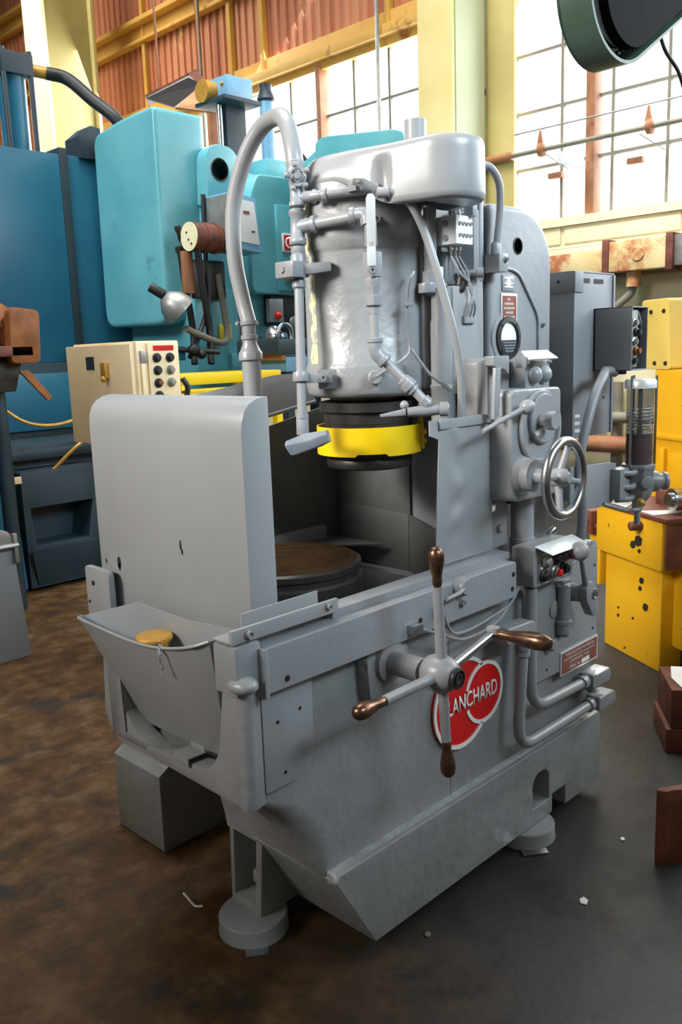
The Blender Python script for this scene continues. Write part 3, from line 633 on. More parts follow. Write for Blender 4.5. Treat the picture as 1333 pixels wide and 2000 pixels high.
capscrew(hb, (.70, .075, 1.735), -Y, .006)
g('cowl_hose', MB().tube(spl([(.60, .10, 1.975), (.64, .085, 1.972), (.677, .08, 1.935), (.69, .085, 1.87), (.685, .09, 1.80), (.682, .095, 1.752)]), .0105, 12), GREYS, bev=0)
g('hose_ferrule', MB().lathe((.682, .095, 1.748), (.02, -.02, 1), [(.014, 0), (.014, .028), (.011, .034)], 14), FRAMEG, bev=0)

# ---- coolant plumbing round the barrel
_n = len(LOG)
p1 = (.252, .432)
g('coolant_pipe', MB().cyl((.2455, .4275, 1.675), (.215, .405, 1.33), .0125, None, 16), GREYS, bev=0)
def rings(name, o, d, prof, mat=FRAMEG, n=20): return g(name, MB().lathe(o, d, prof, n), mat, bev=0)
dv = Vector((.0305, .0225, .345)).normalized()
rings('pipe_coupling', (.2455, .4275, 1.672), dv, [(.014, 0), (.018, .004), (.018, .02), (.014, .024), (.010, .036)])
rings('pipe_valve_body', (.2495, .4305, 1.708), dv, [(.010, 0), (.016, .006), (.021, .014), (.021, .05), (.017, .056), (.019, .06), (.019, .072), (.015, .075)])
ht = g('pipe_tee', MB().lathe((.2565, .4355, 1.785), dv, [(.019, 0), (.023, .004), (.023, .016), (.019, .02), (.019, .075), (.023, .079), (.023, .09), (.018, .094)], 20).cyl((.2615, .439, 1.832), (.283, .385, 1.838), .019).lathe((.277, .400, 1.836), (.30, -.95, .05), [(.019, 0), (.023, .003), (.023, .014), (.017, .017)], 20), FRAMEG, bev=0, ang=50)
g('cross_pipe', MB().cyl((.277, .40, 1.836), (.300, .262, 1.842), .0145, None, 18), GREYS, bev=0)
rings('pipe_tee', (.265, .442, 1.882), dv, [(.016, 0), (.021, .003), (.021, .014), (.018, .018), (.018, .05), (.02, .055), (.02, .07), (.014, .075)])
g('side_outlet', MB().cyl((.268, .444, 1.908), (.295, .40, 1.908), .016).lathe((.29, .408, 1.908), (.5, -.86, 0), [(.016, 0), (.019, .002), (.019, .012), (.013, .015), (.013, .03), (.017, .03), (.017, .045)], 16), FRAMEG, bev=.001)
wv = g('valve_wheel', MB().tube([Vector((.258, .428, 1.958))+Vector((.70, -.71, 0))*.020*math.cos(t)+Z*.022*math.sin(t) for t in [2*math.pi*i/28 for i in range(28)]], .0045, 8, True).cyl((.258, .428, 1.958), (.244, .414, 1.958), .008).cyl((.266, .436, 1.958), (.258, .428, 1.958), .014), FRAMEG, bev=0)
for i in range(5):
    t = 2*math.pi*i/5+.5; c_ = Vector((.256, .426, 1.958))+Vector((.70, -.71, 0))*.029*math.cos(t)+Z*.031*math.sin(t)
    O('wheel_lug', MB().sph(c_, .0075, 10, 6), FRAMEG, wv)
# clamp at the middle and bracket at the bottom
g('pipe_clamp', MB().box((.20, .40, 1.70), (.262, .47, 1.742)).pris([(0, 0), (.085, .008), (.085, .034), (0, .03)], (.232, .408, 1.705), (.65, -.76, 0), Z, (.03, .03, 0)), FRAMEG, bev=.005)
hexbolt(G, (.202, .44, 1.722), -X, .010, .006)
g('pipe_bracket', MB().lathe((.2235, .4115, 1.428), dv, [(.022, 0), (.022, .026), (.014, .026)], 20).pris([(0, 0), (.075, 0), (.075, .026), (0, .026)], (.226, .40, 1.424), (.70, -.71, 0), Z, (.012, .012, 0)), FRAMEG, bev=.002)
g('bracket_pad', MB().pris([(0, 0), (.085, 0), (.085, .052), (0, .052)], (.268, .39, 1.406), (.72, -.69, 0), Z, (.02, .02, 0)), GREYR, bev=.004)
capscrew(G, (.2635, .3655, 1.437), (-.7, -.71, 0), .008)
# nozzle in front of the wheel guard
nz_ = g('coolant_nozzle', MB().lathe((.2165, .406, 1.285), (.0305, .0225, .345), [(.017, 0), (.017, .058), (.013, .06)], 18).loft([[Vector((.125, .375, 1.262))+Vector(q) for q in ((0, 0, .018), (-.006, 0, .005), (.01, -.006, -.022), (.03, -.01, -.022), (.022, .01, .012))],
      [Vector((.195, .345, 1.278))+Vector(q) for q in ((0, .03, .016), (-.012, 0, .0), (0, 0, -.022), (.03, .0, -.022), (.026, .04, .014))],
      [Vector((.228, .318, 1.288))+Vector(q) for q in ((0, .012, .013), (-.006, 0, .003), (0, 0, -.018), (.016, .004, -.018), (.016, .014, .012))]]), FRAMEG, bev=.003)
shift(_n, (-.014, -.014, -.003)); _n = len(LOG)
# valve and drop pipe on the near side of the barrel
vx, vy = .333, .236
ev = g('pipe_elbow', MB().tube(rnd([(.326, .292, 1.846), (.338, .262, 1.848), (.338, .255, 1.82)], .03, 6), .019, 16).lathe((.322, .302, 1.845), (.42, -.90, .05), [(.019, 0), (.023, .003), (.023, .014), (.019, .017)], 18), FRAMEG, bev=0)
g('ball_valve', MB().cyl((.340, .250, 1.835), (.3375, .2475, 1.765), .016).box((.318, .222, 1.690), (.350, .262, 1.752)).lathe((.335, .244, 1.668), Z, [(.020, 0), (.020, .022), (.016, .024)], 6), FRAMEG, bev=.003)
g('valve_handle', MB().pris([(-.011, 1.770), (.011, 1.770), (.0125, 1.875), (.006, 1.885), (-.006, 1.885), (-.011, 1.875)], (.300, .212, 0), (.70, -.71, 0), Z, (.004, .004, 0)).pris([(-.011, 1.715), (.011, 1.715), (.011, 1.772), (-.011, 1.772)], (.308, .220, 0), (.70, -.71, 0), Z, (.003, .003, 0)), WPLATE, 'bare metal valve lever', bev=.0015)
capscrew(G, (.314, .224, 1.705), (-.7, -.71, 0), .008)
rings('pipe_union', (.332, .240, 1.598), Z, [(.015, 0), (.0165, .0), (.0165, .020), (.024, .022), (.024, .046), (.016, .048), (.019, .07), (.012, .072)], FRAMEG, 8)
g('drop_pipe', MB().cyl((.332, .240, 1.665), (.3275, .235, 1.515), .0125, None, 16), GREYS, bev=0)
g('pipe_elbow', MB().tube(rnd([(.328, .235, 1.535), (.327, .234, 1.502), (.345, .213, 1.474)], .04, 6), .018, 16).lathe((.328, .235, 1.525), Z, [(.018, 0), (.021, .003), (.021, .012), (.017, .014)], 18), FRAMEG, bev=0)
da, db = Vector((.338, .220, 1.486)), Vector((.408, .125, 1.362)); dd = (db-da).normalized()
g('angled_pipe', MB().cyl(da, db, .0125, None, 16), GREYS, bev=0)
rings('pipe_coupling', da, dd, [(.016, 0), (.021, .003), (.021, .012), (.016, .015)]); rings('pipe_union', da.lerp(db, .45), dd, [(.014, -.004), (.018, 0), (.018, .010), (.021, .012), (.021, .028), (.017, .030), (.017, .04), (.013, .042)]); rings('pipe_coupling', da.lerp(db, .93), dd, [(.013, -.012), (.018, -.01), (.018, .008), (.012, .01)])
g('spray_head', MB().tube([(.425, .105, 1.352), (.395, .135, 1.349), (.368, .165, 1.347)], [.014, .015, .012], 14).lathe((.432, .098, 1.352), (.6, -.8, 0), [(.012, -.01), (.019, -.008), (.019, .012), (.014, .016), (0, .016)], 14).loft([[Vector((.365, .168, 1.347))+Vector((.008*math.cos(t)*.6, .008*math.cos(t)*.6, .010*math.sin(t))) for t in [k_*math.pi/4 for k_ in range(8)]], [Vector((.318, .215, 1.340))+Vector((.002*math.cos(t), .002*math.cos(t), .004*math.sin(t))) for t in [k_*math.pi/4 for k_ in range(8)]]]), FRAMEG, bev=0)
g('spray_knob', MB().sph((.372, .178, 1.365), .012, 12, 8), FRAMEG, bev=0)
shift(_n, (-.042, -.040, -.006)); _n = len(LOG)
# small valve with its tin lever below the cowl and the hose that leaves it
g('bleed_valve', MB().tube(rnd([(.283, .405, 1.912), (.312, .35, 1.914), (.345, .29, 1.916), (.372, .245, 1.918)], .01), .0125, 14).lathe((.300, .376, 1.912), (.42, -.9, 0), [(.0125, 0), (.018, 0), (.018, .012), (.0125, .012)], 10).box((.318, .275, 1.912), (.345, .305, 1.94)), FRAMEG, bev=.001)
g('bleed_valve_lever', MB().pris([(-.012, -.004), (-.008, .012), (.02, .010), (.085, -.024), (.080, -.042), (.018, -.010)], (.312, .268, 1.928), (.70, -.71, 0), Z, (.003, .003, 0)), TIN, 'galvanised valve lever', bev=.001)
hexbolt(G, (.314, .266, 1.932), (-.7, -.71, 0), .006, .006)
shift(_n, (-.036, -.034, -.012)); _n = len(LOG)
g('feed_hose', MB().tube(spl([(.318, .190, 1.890), (.340, .165, 1.888), (.372, .140, 1.862), (.405, .125, 1.80), (.420, .10, 1.71), (.436, .082, 1.62), (.455, .068, 1.53), (.475, .066, 1.45), (.488, .072, 1.37), (.492, .078, 1.30)], 6), .0110, 12), GREYS, bev=0)
g('hose_tail', MB().lathe((.314, .198, 1.890), (.45, -.85, 0), [(.010, 0), (.013, .002), (.013, .03), (.011, .032)], 12), FRAMEG, bev=0)
# thin lubrication lines on the barrel
g('thin_oil_line', MB().tube(spl([(.437, .185, 1.702), (.418, .187, 1.675), (.410, .188, 1.62), (.410, .186, 1.55), (.412, .184, 1.50), (.385, .188, 1.475), (.352, .205, 1.455), (.327, .232, 1.432)], 5), .0042, 8), FRAMEG, bev=0)
g('thin_oil_line', MB().tube(spl([(.412, .180, 1.503), (.428, .165, 1.47), (.452, .145, 1.43), (.478, .125, 1.405)], 5), .0042, 8), FRAMEG, bev=0)
g('line_nut', MB().cyl((.478, .125, 1.407), (.494, .112, 1.392), .009, None, 8), FRAMEG, bev=0)
g('oil_line_boss', MB().lathe((.343, .250, 1.430), (-.65, -.76, 0), [(.020, 0), (.020, .010), (.016, .014), (0, .014)], 20), GREYR, bev=0)
g('line_clamp', MB().box((.394, .180, 1.612), (.425, .192, 1.620)), FRAMEG, bev=.001)

# ---- coolant supply hose (arches up from the far guard to the pipe)
hz = [(.268, .446, 1.985), (.275, .46, 2.035), (.30, .505, 2.108), (.328, .57, 2.147), (.334, .65, 2.135), (.322, .715, 2.062), (.312, .765, 1.94), (.311, .774, 1.795), (.320, .758, 1.67), (.321, .735, 1.595)]
g('supply_hose', MB().tube(spl(hz, 8), .0235, 18), GREYS, 'thick arched grey hose', bev=0)
rings('hose_clamp', (.266, .4435, 1.968), (.05, .1, 1), [(.017, -.02), (.017, 0), (.026, .001), (.026, .012), (.0245, .013), (.026, .03), (.0245, .032)])
rings('hose_clamp', (.3208, .7345, 1.588), (.0, .1, 1), [(.024, 0), (.028, .001), (.028, .012), (.024, .013)])
hexbolt(G, (.30, .755, 1.595), (-1, -.2, 0), .006, .014)
rings('hose_adapter', (.316, .729, 1.485), (.02, .05, 1), [(.022, -.004), (.036, 0), (.036, .022), (.030, .030), (.022, .05), (.022, .06), (.026, .062), (.026, .074), (.021, .076), (.021, .105)])
rings('supply_pipe', (.307, .716, 1.30), (.05, .07, 1), [(.0285, 0), (.0285, .19)], GREYS)

# ---- feed box, dials and handwheel
fb = g('feed_box', MB().prism(rndc([(.572, 1.08), (.826, 1.075), (.826, 1.382), (.572, 1.386)], [.03, .03, .022, .022]), 'y', -.03, .12), GREYR, bev=.008, seg=3)
g('feed_box_back', MB().prism(rndc([(.56, 1.10), (.69, 1.10), (.70, 1.47), (.56, 1.47)], [.01, .01, .03, .02]), 'y', .06, .125), GREYR, bev=.006)
g('feed_box_cover', MB().prism(rndc([(.548, 1.465), (.548, 1.31), (.606, 1.31), (.606, 1.465)], .01), 'y', .03, .065), GREY, bev=.004)
g('index_plate', MB().prism(rndc([(.532, 1.475), (.535, 1.450), (.552, 1.445), (.585, 1.44), (.605, 1.425), (.605, 1.475)], .004), 'y', .0, .03), GREYS, bev=.002)
g('index_strip', MB().prism([(.528, 1.31), (.553, 1.316), (.562, 1.445), (.536, 1.445)], 'y', -.004, .006), GREYS, bev=.0015)
g('pilot_box', MB().prism(rndc([(.705, 1.378), (.832, 1.376), (.832, 1.458), (.705, 1.460)], .006), 'y', .012, .11), GREY, bev=.004)
for x in (.742, .792): g('pilot_knob', MB().lathe((x, .012, 1.418), -Y, [(.025, 0), (.025, .006), (.022, .016), (.014, .024), (0, .027)], 22), GREY, bev=0)
g('shroud_plate', MB().pris([(0, 0), (.15, 0), (.145, .052), (.012, .052)], (.652, -.03, 1.459), X, (.12, .7, .45), (0, -.003, .004)), WPLATE, 'bright bare shroud plate', bev=.001)
g('shroud_bracket', MB().pris([(0, 0), (.05, .0), (.05, .03), (0, .03)], (.640, -.026, 1.44), (.35, .93, .0), Z, (.012, 0, 0)), GREY, bev=.002)
for x in (.715, .825): capscrew(G, (x, .012, 1.452), -Y, .004)
dr = g('feed_dial', MB().lathe((.705, -.03, 1.275), -Y, [(.104, 0), (.104, .010), (.100, .014), (.090, .014), (.086, .008), (.086, .004), (0, .004)], 48), GREY, bev=0)
g('dial_disc', MB().lathe((.712, -.034, 1.300), -Y, [(.070, 0), (.070, .010), (.066, .014), (0, .014)], 40), GREY, bev=0, par=dr)
g('dial_hub', MB().lathe((.690, -.048, 1.296), -Y, [(.020, 0), (.018, .024), (.026, .024), (.026, .040), (.023, .046), (0, .046)], 24), GREY, bev=0, par=dr)
g('dial_stop', MB().tube([(.655, -.046, 1.255), (.685, -.056, 1.268)], [.014, .010], 12), GREY, bev=.002, par=dr)
g('stop_lever', MB().tube([(.44, -.03, 1.287), (.50, -.045, 1.31), (.592, -.062, 1.338)], [.006, .007, .008], 10), FRAMEG, bev=0)
g('lever_ball', MB().sph((.594, -.064, 1.339), .021, 20, 12), GREY, bev=0)
hole(G, (.572, .045, 1.20), -X, .006)
HW = Vector((.625, -.155, 1.152))
g('handwheel_boss', MB().lathe((.625, -.03, 1.152), -Y, [(.056, 0), (.052, .006), (.044, .016), (.044, .040), (.020, .044), (.020, .075)], 30), GREY, bev=0)
hw = g('handwheel', MB().tube([HW+X*.094*math.cos(t)+Z*.099*math.sin(t)-Y*.004 for t in [2*math.pi*i/56 for i in range(56)]], .0125, 14, True), STEEL, 'bright steel rim', bev=0)
O('wheel_hub', MB().lathe(HW+Y*.03, -Y, [(.016, 0), (.025, .004), (.025, .028), (.022, .038), (.012, .05), (0, .05)], 26), GREY, hw)
for t in (1.25, 3.0, -.25, -1.72):
    e = X*math.cos(t)+Z*math.sin(t)*1.03; O('spoke', MB().tube([HW+e*.02+Y*.012, HW+e*.091], [.0105, .0085], 10), GREY, hw)
g('feed_screw_tube', MB().lathe((.765, .06, .87), Z, [(.037, 0), (.037, .07), (.034, .072), (.034, .215)], 26), GREY, bev=0)
g('slide_bracket', MB().prism([(.60, .93), (.705, .93), (.705, 1.085), (.66, 1.085), (.64, 1.04), (.60, 1.03)], 'y', .07, .11), GREY, bev=.004)
hexbolt(G, (.66, .07, .985), -Y, .012, .014)
g('terminal_strip', MB().box((.70, .06, 1.05), (.74, .075, 1.155)), BLACK, bev=.002)
for i in range(4): hexbolt(G, (.71+.018*(i % 2), .06, 1.075+.022*i), -Y, .007, .006, STEEL)

# ---- control end of the base
g('control_end', MB().prism(rndc([(.70, .515), (1.118, .500), (1.112, .880), (.70, .885)], [.004, .004, .03, .03]), 'y', .0, .40), GREYS, bev=.005)
g('control_cover', MB().prism(rndc([(.722, .505), (1.108, .495), (1.104, .862), (.722, .866)], .008), 'y', -.006, .004), GREYS, bev=.002)
for x, z in ((.80, .53), (.90, .525), (1.08, .59), (1.085, .80), (.86, .50), (1.0, .555)): hole(G, (x, -.006, z), -Y, .004)
bx = g('push_button_box', MB().prism(rndc([(.652, .825), (.868, .822), (.868, .938), (.652, .940)], .008), 'y', -.052, .022), GREY, bev=.006, seg=3)
O('button_panel', MB().box((.668, -.054, .836), (.862, -.050, .928)), TIN, bx, 'worn bare metal button panel', .001)
for j in range(2):
    for i in range(3):
        c_ = (.695+i*.055+(.012 if j else 0), -.054, .856+j*.038)
        b_ = O('push_button', MB().lathe(c_, -Y, [(.019, 0), (.019, .007), (.016, .010), (.013, .010), (.013, .018), (.010, .020), (0, .020)], 18), TIN if (i+j) % 2 else BLACK, bx)
        if (i, j) in ((1, 0), (2, 1)): O('button_cap', MB().lathe((c_[0], c_[1]-.02, c_[2]), -Y, [(.011, 0), (.011, .008), (.008, .010), (0, .010)], 16), RED, b_, 'red button cap')
        O('button_legend', MB().box((c_[0]-.014, -.0555, c_[2]+.018), (c_[0]+.014, -.0535, c_[2]+.026)), PLRED if i == 1 else WHITE, bx)
g('button_shroud', MB().pris([(0, 0), (.205, 0), (.215, .052), (.018, .052)], (.655, -.052, .944), X, (.06, -.85, -.42), (0, .001, .003)), WPLATE, 'bare aluminium shroud over the buttons', bev=.001)
g('box_top_knob', MB().tube([(.862, .03, .935), (.885, .025, .950)], [.010, .014], 14), STEEL, bev=.002)
# control lever with ball and its clevis
g('lever_shaft', MB().lathe((.905, .0, .755), -Y, [(.034, 0), (.032, .01), (.026, .045), (.026, .06)], 24), GREY, bev=0)
g('lever_clevis', MB().pris(rndc([(-.035, .03), (.01, .045), (.05, -.045), (.04, -.07), (.012, -.07), (-.03, -.01)], .012), (.915, -.06, .752), X, Z, (0, -.03, 0)), GREY, bev=.005)
g('clevis_bolt', MB().lathe((.93, -.09, .755), -Y, [(.016, 0), (.016, .004), (.012, .005), (.012, .002), (.009, .002), (.008, .008), (0, .008)], 16), STEEL, bev=0)
g('lever_rod', MB().tube([(.905, -.075, .775), (.86, -.09, .84), (.825, -.10, .90)], [.010, .0085, .007], 10), GREY, bev=0)
g('lever_ball', MB().sph((.812, -.104, .911), .028, 22, 14), GREY, bev=0)
g('lever_stop', MB().box((.845, -.03, .78), (.90, -.004, .80)), STEEL, bev=.006)
g('oil_groove_line', MB().tube(spl([(.86, -.012, .838), (.92, -.012, .852), (1.0, -.012, .865), (1.03, -.012, .885)], 5), .005, 8), STEEL, bev=0)
g('oil_groove_line', MB().tube(spl([(.86, -.012, .824), (.93, -.012, .836), (1.01, -.012, .850), (1.055, -.012, .875)], 5), .005, 8), FRAMEG, bev=0)
g('relief_pipe', MB().lathe((.868, -.022, .668), Z, [(.024, -.035), (.024, -.03), (.022, -.006), (.026, -.004), (.026, .006), (.0205, .008), (.0205, .115), (.016, .12), (0, .12)], 22).lathe((.868, -.022, .638), Z, [(.0, -.02), (.016, -.014), (.023, 0), (.023, .006)], 18), GREY, bev=0)
g('relief_plug', MB().lathe((.802, -.006, .612), -Y, [(.020, 0), (.020, .02), (.014, .026), (0, .026)], 14).box((.79, -.016, .60), (.86, -.004, .622)), GREY, bev=.002)
g('round_plug', MB().lathe((.838, -.006, .712), -Y, [(.026, 0), (.026, .004), (.023, .006), (0, .006)], 28), GREYS, bev=0)
# maker's plate
np_ = g('maker_plate', MB().box((.876, -.010, .484), (1.108, -.006, .562)), WPLATE, bev=.001)
O('plate_face', MB().box((.882, -.0108, .489), (1.102, -.0095, .557)), PLRED, np_, 'maroon plate face')
text('plate_lettering', 'THE BLANCHARD MACHINE CO.', PLTXT, np_, (.992, -.0108, .546), X, Z, .0105, .185, .0006, .01)
for wd, z in ((.195, .5325),):
    for q in range(24): O('plate_mark', MB().box((.992-wd/2+q*wd/24, -.0113, z-.002), (.992-wd/2+q*wd/24+.0055, -.0107, z+.0022)), PLTXT, np_)
text('plate_lettering', 'CAMBRIDGE, MASS.', PLTXT, np_, (.992, -.0108, .519), X, Z, .0095, .12, .0006, .01)
text('plate_lettering', 'SERIAL No.', PLTXT, np_, (.962, -.0108, .501), X, Z, .009, .066, .0006, .01)
O('serial_block', MB().box((1.003, -.0114, .494), (1.052, -.0106, .508)), WHITE, np_)
# conduits on the lower side
c1 = g('conduit', MB().tube(rnd([(.673, -.03, .82), (.673, -.03, .452), (.98, -.03, .440)], .085, 9), .0165, 16), GREYS, bev=0)
rings('conduit_nut', (.965, -.03, .4405), X, [(.0165, 0), (.022, .001), (.022, .02), (.019, .022), (.019, .034)], FRAMEG, 12)
g('conduit_body', MB().prism(rndc([(1.0, .418), (1.105, .412), (1.118, .425), (1.118, .448), (1.105, .458), (1.0, .462)], [.006, .008, .008, .008, .008, .006]), 'y', -.055, -.004), GREYS, bev=.006, seg=3)
O('conduit_cover', MB().box((1.015, -.058, .455), (1.10, -.006, .4625)), WPLATE, G, None, .002)
c2 = g('conduit', MB().tube(rnd([(.615, -.04, .66), (.588, -.04, .360), (1.0, -.04, .360)], .085, 9), .0165, 16), GREYS, bev=0)
rings('conduit_nut', (.99, -.04, .360), X, [(.0165, 0), (.022, .001), (.022, .02), (.019, .022), (.019, .034)], FRAMEG, 12)
g('conduit_body', MB().prism(rndc([(1.02, .338), (1.118, .334), (1.130, .345), (1.130, .370), (1.118, .382), (1.02, .384)], .008), 'y', -.068, -.016), GREYS, bev=.006, seg=3)
g('conduit_stem', MB().cyl((1.075, -.03, .37), (1.07, .03, .415), .016), GREYS, bev=.002)
rings('conduit_nut', (.6145, -.04, .655), (.03, 0, .3), [(.018, -.02), (.021, -.018), (.021, -.004), (.019, -.002), (.023, .0), (.023, .03), (.026, .034), (.026, .05), (.02, .055)], FRAMEG, 14)
g('conduit_elbow', MB().prism(rndc([(.50, .70), (.63, .69), (.642, .705), (.642, .735), (.625, .742), (.50, .748)], .012), 'y', -.066, -.018).box((.55, -.02, .70), (.62, .03, .735)), GREYS, bev=.006, seg=3)

# ---- four-armed table handle
HC = Vector((.064, -.18, .782))
fl = g('handle_flange', MB().lathe((.066, .02, .775), -Y, [(.070, 0), (.068, .030), (.050, .036), (.048, .052), (.029, .056), (.029, .145)], 36), GREYR, bev=0)
g('flange_foot', MB().prism(rndc([(.0, .69), (.13, .69), (.14, .80), (-.01, .80)], .015), 'y', -.02, .03), GREYR, bev=.006)
hh = g('handle_hub', MB().lathe(HC+Y*.045, -Y, [(.026, 0), (.036, .008), (.042, .022), (.044, .04), (.041, .058), (.034, .072), (.026, .080), (.022, .082)], 32), GREY, bev=0)
O('hub_nut', MB().lathe(HC-Y*.043, -Y, [(.024, -.002), (.024, .004), (.019, .006), (.019, .001), (.014, .001), (.014, .006), (.008, .006), (.006, .003), (0, .003)], 24), DARKST, hh)
grip = [(.008, 0), (.0105, .006), (.0115, .014), (.0105, .022), (.0135, .036), (.0175, .056), (.0185, .068), (.016, .082), (.009, .090), (0, .092)]
for d_, L_, nm in ((Vector((-.055, 0, 1)), .205, 1), (Vector((.075, 0, -1)), .165, 1), (Vector((-1, 0, -.0)), .195, 1)):
    d_ = d_.normalized(); e_ = HC+d_*L_
    O('arm', MB().lathe(HC+d_*.03, d_, [(.0135, 0), (.0125, .02), (.0115, L_-.03)], 14), FRAMEG, hh)
    O('grip', MB().lathe(e_, d_, grip, 18), BRONZE, hh, 'worn bronze grip')
d_ = Vector((1, 0, .215)).normalized(); e_ = HC+d_*.205
O('arm', MB().lathe(HC+d_*.03, d_, [(.0135, 0), (.0125, .02), (.0115, .175)], 14), STEEL, hh, 'bare steel arm')
O('arm_eye', MB().tube([e_-Z*.016, e_+Z*.016], .016, 12), FRAMEG, hh, None, .003)
O('grip', MB().lathe(e_-Y*.004, (.06, -1, .02), [(r*1.15, t*1.65) for r, t in grip], 20), BRONZE, hh, 'worn bronze crank grip')

# ---- red emblem on the base
EC, ER, SC, SR = Vector((.398, 0, .552)), .128, Vector((.497, 0, .553)), .090
em = g('emblem', MB().lathe((EC.x, .022, EC.z), -Y, [(ER, 0), (ER, .010), (0, .010)], 56), RED, 'red double-circle maker emblem', bev=0)
O('emblem_circle', MB().lathe((SC.x, .021, SC.z), -Y, [(SR, 0), (SR, .010), (0, .010)], 48), RED, em)
def arc(c, r, a0, a1, n=40): return [(c.x+r*math.cos(a0+(a1-a0)*i/n), .0105, c.z+r*math.sin(a0+(a1-a0)*i/n)) for i in range(n+1)]
def band(pts, c, wd=.011):
    mb = MB(); rs = []
    for x, y, z in pts:
        d = Vector((x-c.x, 0, z-c.z)).normalized(); p = Vector((x, 0, z))
        rs.append([p-d*wd+Y*.013, p-d*wd+Y*.0085, p+Y*.0085, p+Y*.013])
    return mb.loft(rs)
dx = SC.x-EC.x; aa = math.acos((ER**2+dx**2-SR**2)/(2*ER*dx)); bb = math.acos((SR**2+dx**2-ER**2)/(2*SR*dx))
O('emblem_border', band(arc(EC, ER, aa, 2*math.pi-aa, 60), EC), WHITE, em, 'white border')
O('emblem_border', band(arc(SC, SR, -(math.pi-bb), math.pi-bb, 50), SC), WHITE, em, 'white border')
O('emblem_border', band(arc(SC, SR, math.pi-bb, math.pi*.90, 14), SC), WHITE, em); O('emblem_border', band(arc(SC, SR, math.pi*1.12, math.pi+bb, 14), SC), WHITE, em)
text('emblem_lettering', 'BLANCHARD', WHITE, em, (.432, .0105, .5535), X, Z, .046, .252, .002, .012, 'white capital lettering')

# ---- electrical cabinet and open box on the back of the column
cb = g('electrical_cabinet', MB().box((1.132, .105, 1.195), (1.385, .42, 1.722)), CABGREY, 'grey sheet metal electrical cabinet', bev=.003)
O('cabinet_cap', MB().box((1.127, .100, 1.660), (1.18, .425, 1.7235)).box((1.127, .103, 1.7215), (1.39, .425, 1.7255)), CABGREY, cb, None, .0015)
O('cabinet_edge', MB().box((1.380, .099, 1.195), (1.392, .112, 1.72)), CABGREY, cb, None, .002)
for x in (1.165, 1.255): O('vent_slot', MB().prism(rndc([(x, 1.690), (x+.062, 1.690), (x+.062, 1.704), (x, 1.704)], .003), 'y', .1035, .106), BLACK, cb)
for z in (1.214, 1.238, 1.262): O('vent_slot', MB().prism(rndc([(1.142, z), (1.175, z), (1.175, z+.011), (1.142, z+.011)], .003), 'y', .1035, .106), WPLATE, cb)
for p_, d_ in (((1.127, .16, 1.695), -X), ((1.132, .17, 1.215), -X), ((1.335, .105, 1.318), -Y)): hole(cb, p_, d_, .0045)
g('cabinet_mount', MB().box((1.01, .25, 1.28), (1.135, .36, 1.34)).box((1.01, .25, 1.58), (1.135, .36, 1.64)), GREY, bev=.003)
ob = g('open_control_box', MB().box((1.258, -.028, 1.408), (1.262, .105, 1.610)).box((1.366, -.028, 1.408), (1.37, .105, 1.610)).box((1.258, -.028, 1.606), (1.37, .105, 1.610)).box((1.258, -.028, 1.408), (1.37, .105, 1.412)).box((1.258, .098, 1.408), (1.37, .105, 1.610)), CABGREY, 'open grey control box', bev=.001)
O('switch_panel', MB().box((1.266, -.016, 1.418), (1.325, .03, 1.60)), TIN, ob, None, .002)
for i in range(5): O('switch', MB().lathe((1.285+.022*(i % 2), -.016, 1.44+.03*i), -Y, [(.014, 0), (.014, .008), (.009, .010), (.009, .02), (0, .02)], 12), (BLACK, ORANGE, STEEL, BLACK, TIN)[i % 5], ob)
O('black_cable', MB().tube(spl([(1.345, .0, 1.60), (1.340, -.015, 1.55), (1.346, -.01, 1.48), (1.340, .0, 1.415)]), .008, 8), BLACK, ob)
O('orange_tag', MB().pris([(0, 0), (.03, .01), (.02, .03), (0, .022)], (1.318, -.004, 1.452), X, Z, (0, .003, 0)), ORANGE, ob)
for x in (1.285, 1.335): O('cable_gland', MB().lathe((x, .04, 1.408), -Z, [(.014, 0), (.014, .012), (.010, .014)], 12), BLACK, ob)
g('cable_conduit', MB().tube(spl([(1.20, .03, 1.412), (1.13, .0, 1.397), (1.06, -.012, 1.35), (1.0, -.02, 1.27), (.962, -.02, 1.18), (.958, -.02, 1.10), (.975, -.02, 1.02), (.978, -.018, .95), (.978, -.01, .88)], 6), .0145, 14), CABGREY, bev=0)
g('cable_conduit', MB().tube(spl([(1.285, .04, 1.400), (1.25, .035, 1.41), (1.20, .03, 1.412)], 4), .013, 12), CABGREY, bev=0)

# ---- lubricator with clear reservoir
g('lubricator_shelf', MB().prism([(.92, 1.0), (1.10, .985), (1.19, .99), (1.21, 1.115), (1.17, 1.122), (.92, 1.135)], 'y', -.01, .0).box((1.02, .0, 1.01), (1.05, .25, 1.11)), GREYS, bev=.002)
LX, LY = 1.285, -.05
lb = g('lubricator_pump', MB().lathe((LX, LY, 1.005), Z, [(.03, -.02), (.045, 0), (.052, .02), (.052, .085), (.056, .09), (.056, .102), (.03, .102)], 8).box((1.17, -.045, 1.0), (1.26, -.005, 1.10)).lathe((LX+.03, LY-.02, 1.045), (.75, -.66, 0), [(.034, 0), (.034, .03), (.026, .032), (.026, .05), (.03, .05), (.03, .062), (0, .064)], 18), GREYR, bev=.004)
O('pump_disc', MB().lathe((LX-.03, LY-.045, 1.052), (-.7, -.71, 0), [(.021, 0), (.021, .006), (.016, .008), (0, .008)], 20), GREY, lb)
O('pump_outlet', MB().lathe((LX, LY, .925), Z, [(.010, -.02), (.010, .03), (.018, .034), (.018, .06), (.026, .064)], 10), FRAMEG, lb)
O('brass_fitting', MB().lathe((LX-.05, LY-.03, .992), (-.6, -.7, -.2), [(.012, 0), (.012, .018), (.009, .02), (.007, .03)], 8), BRASS, lb, 'small brass fitting')
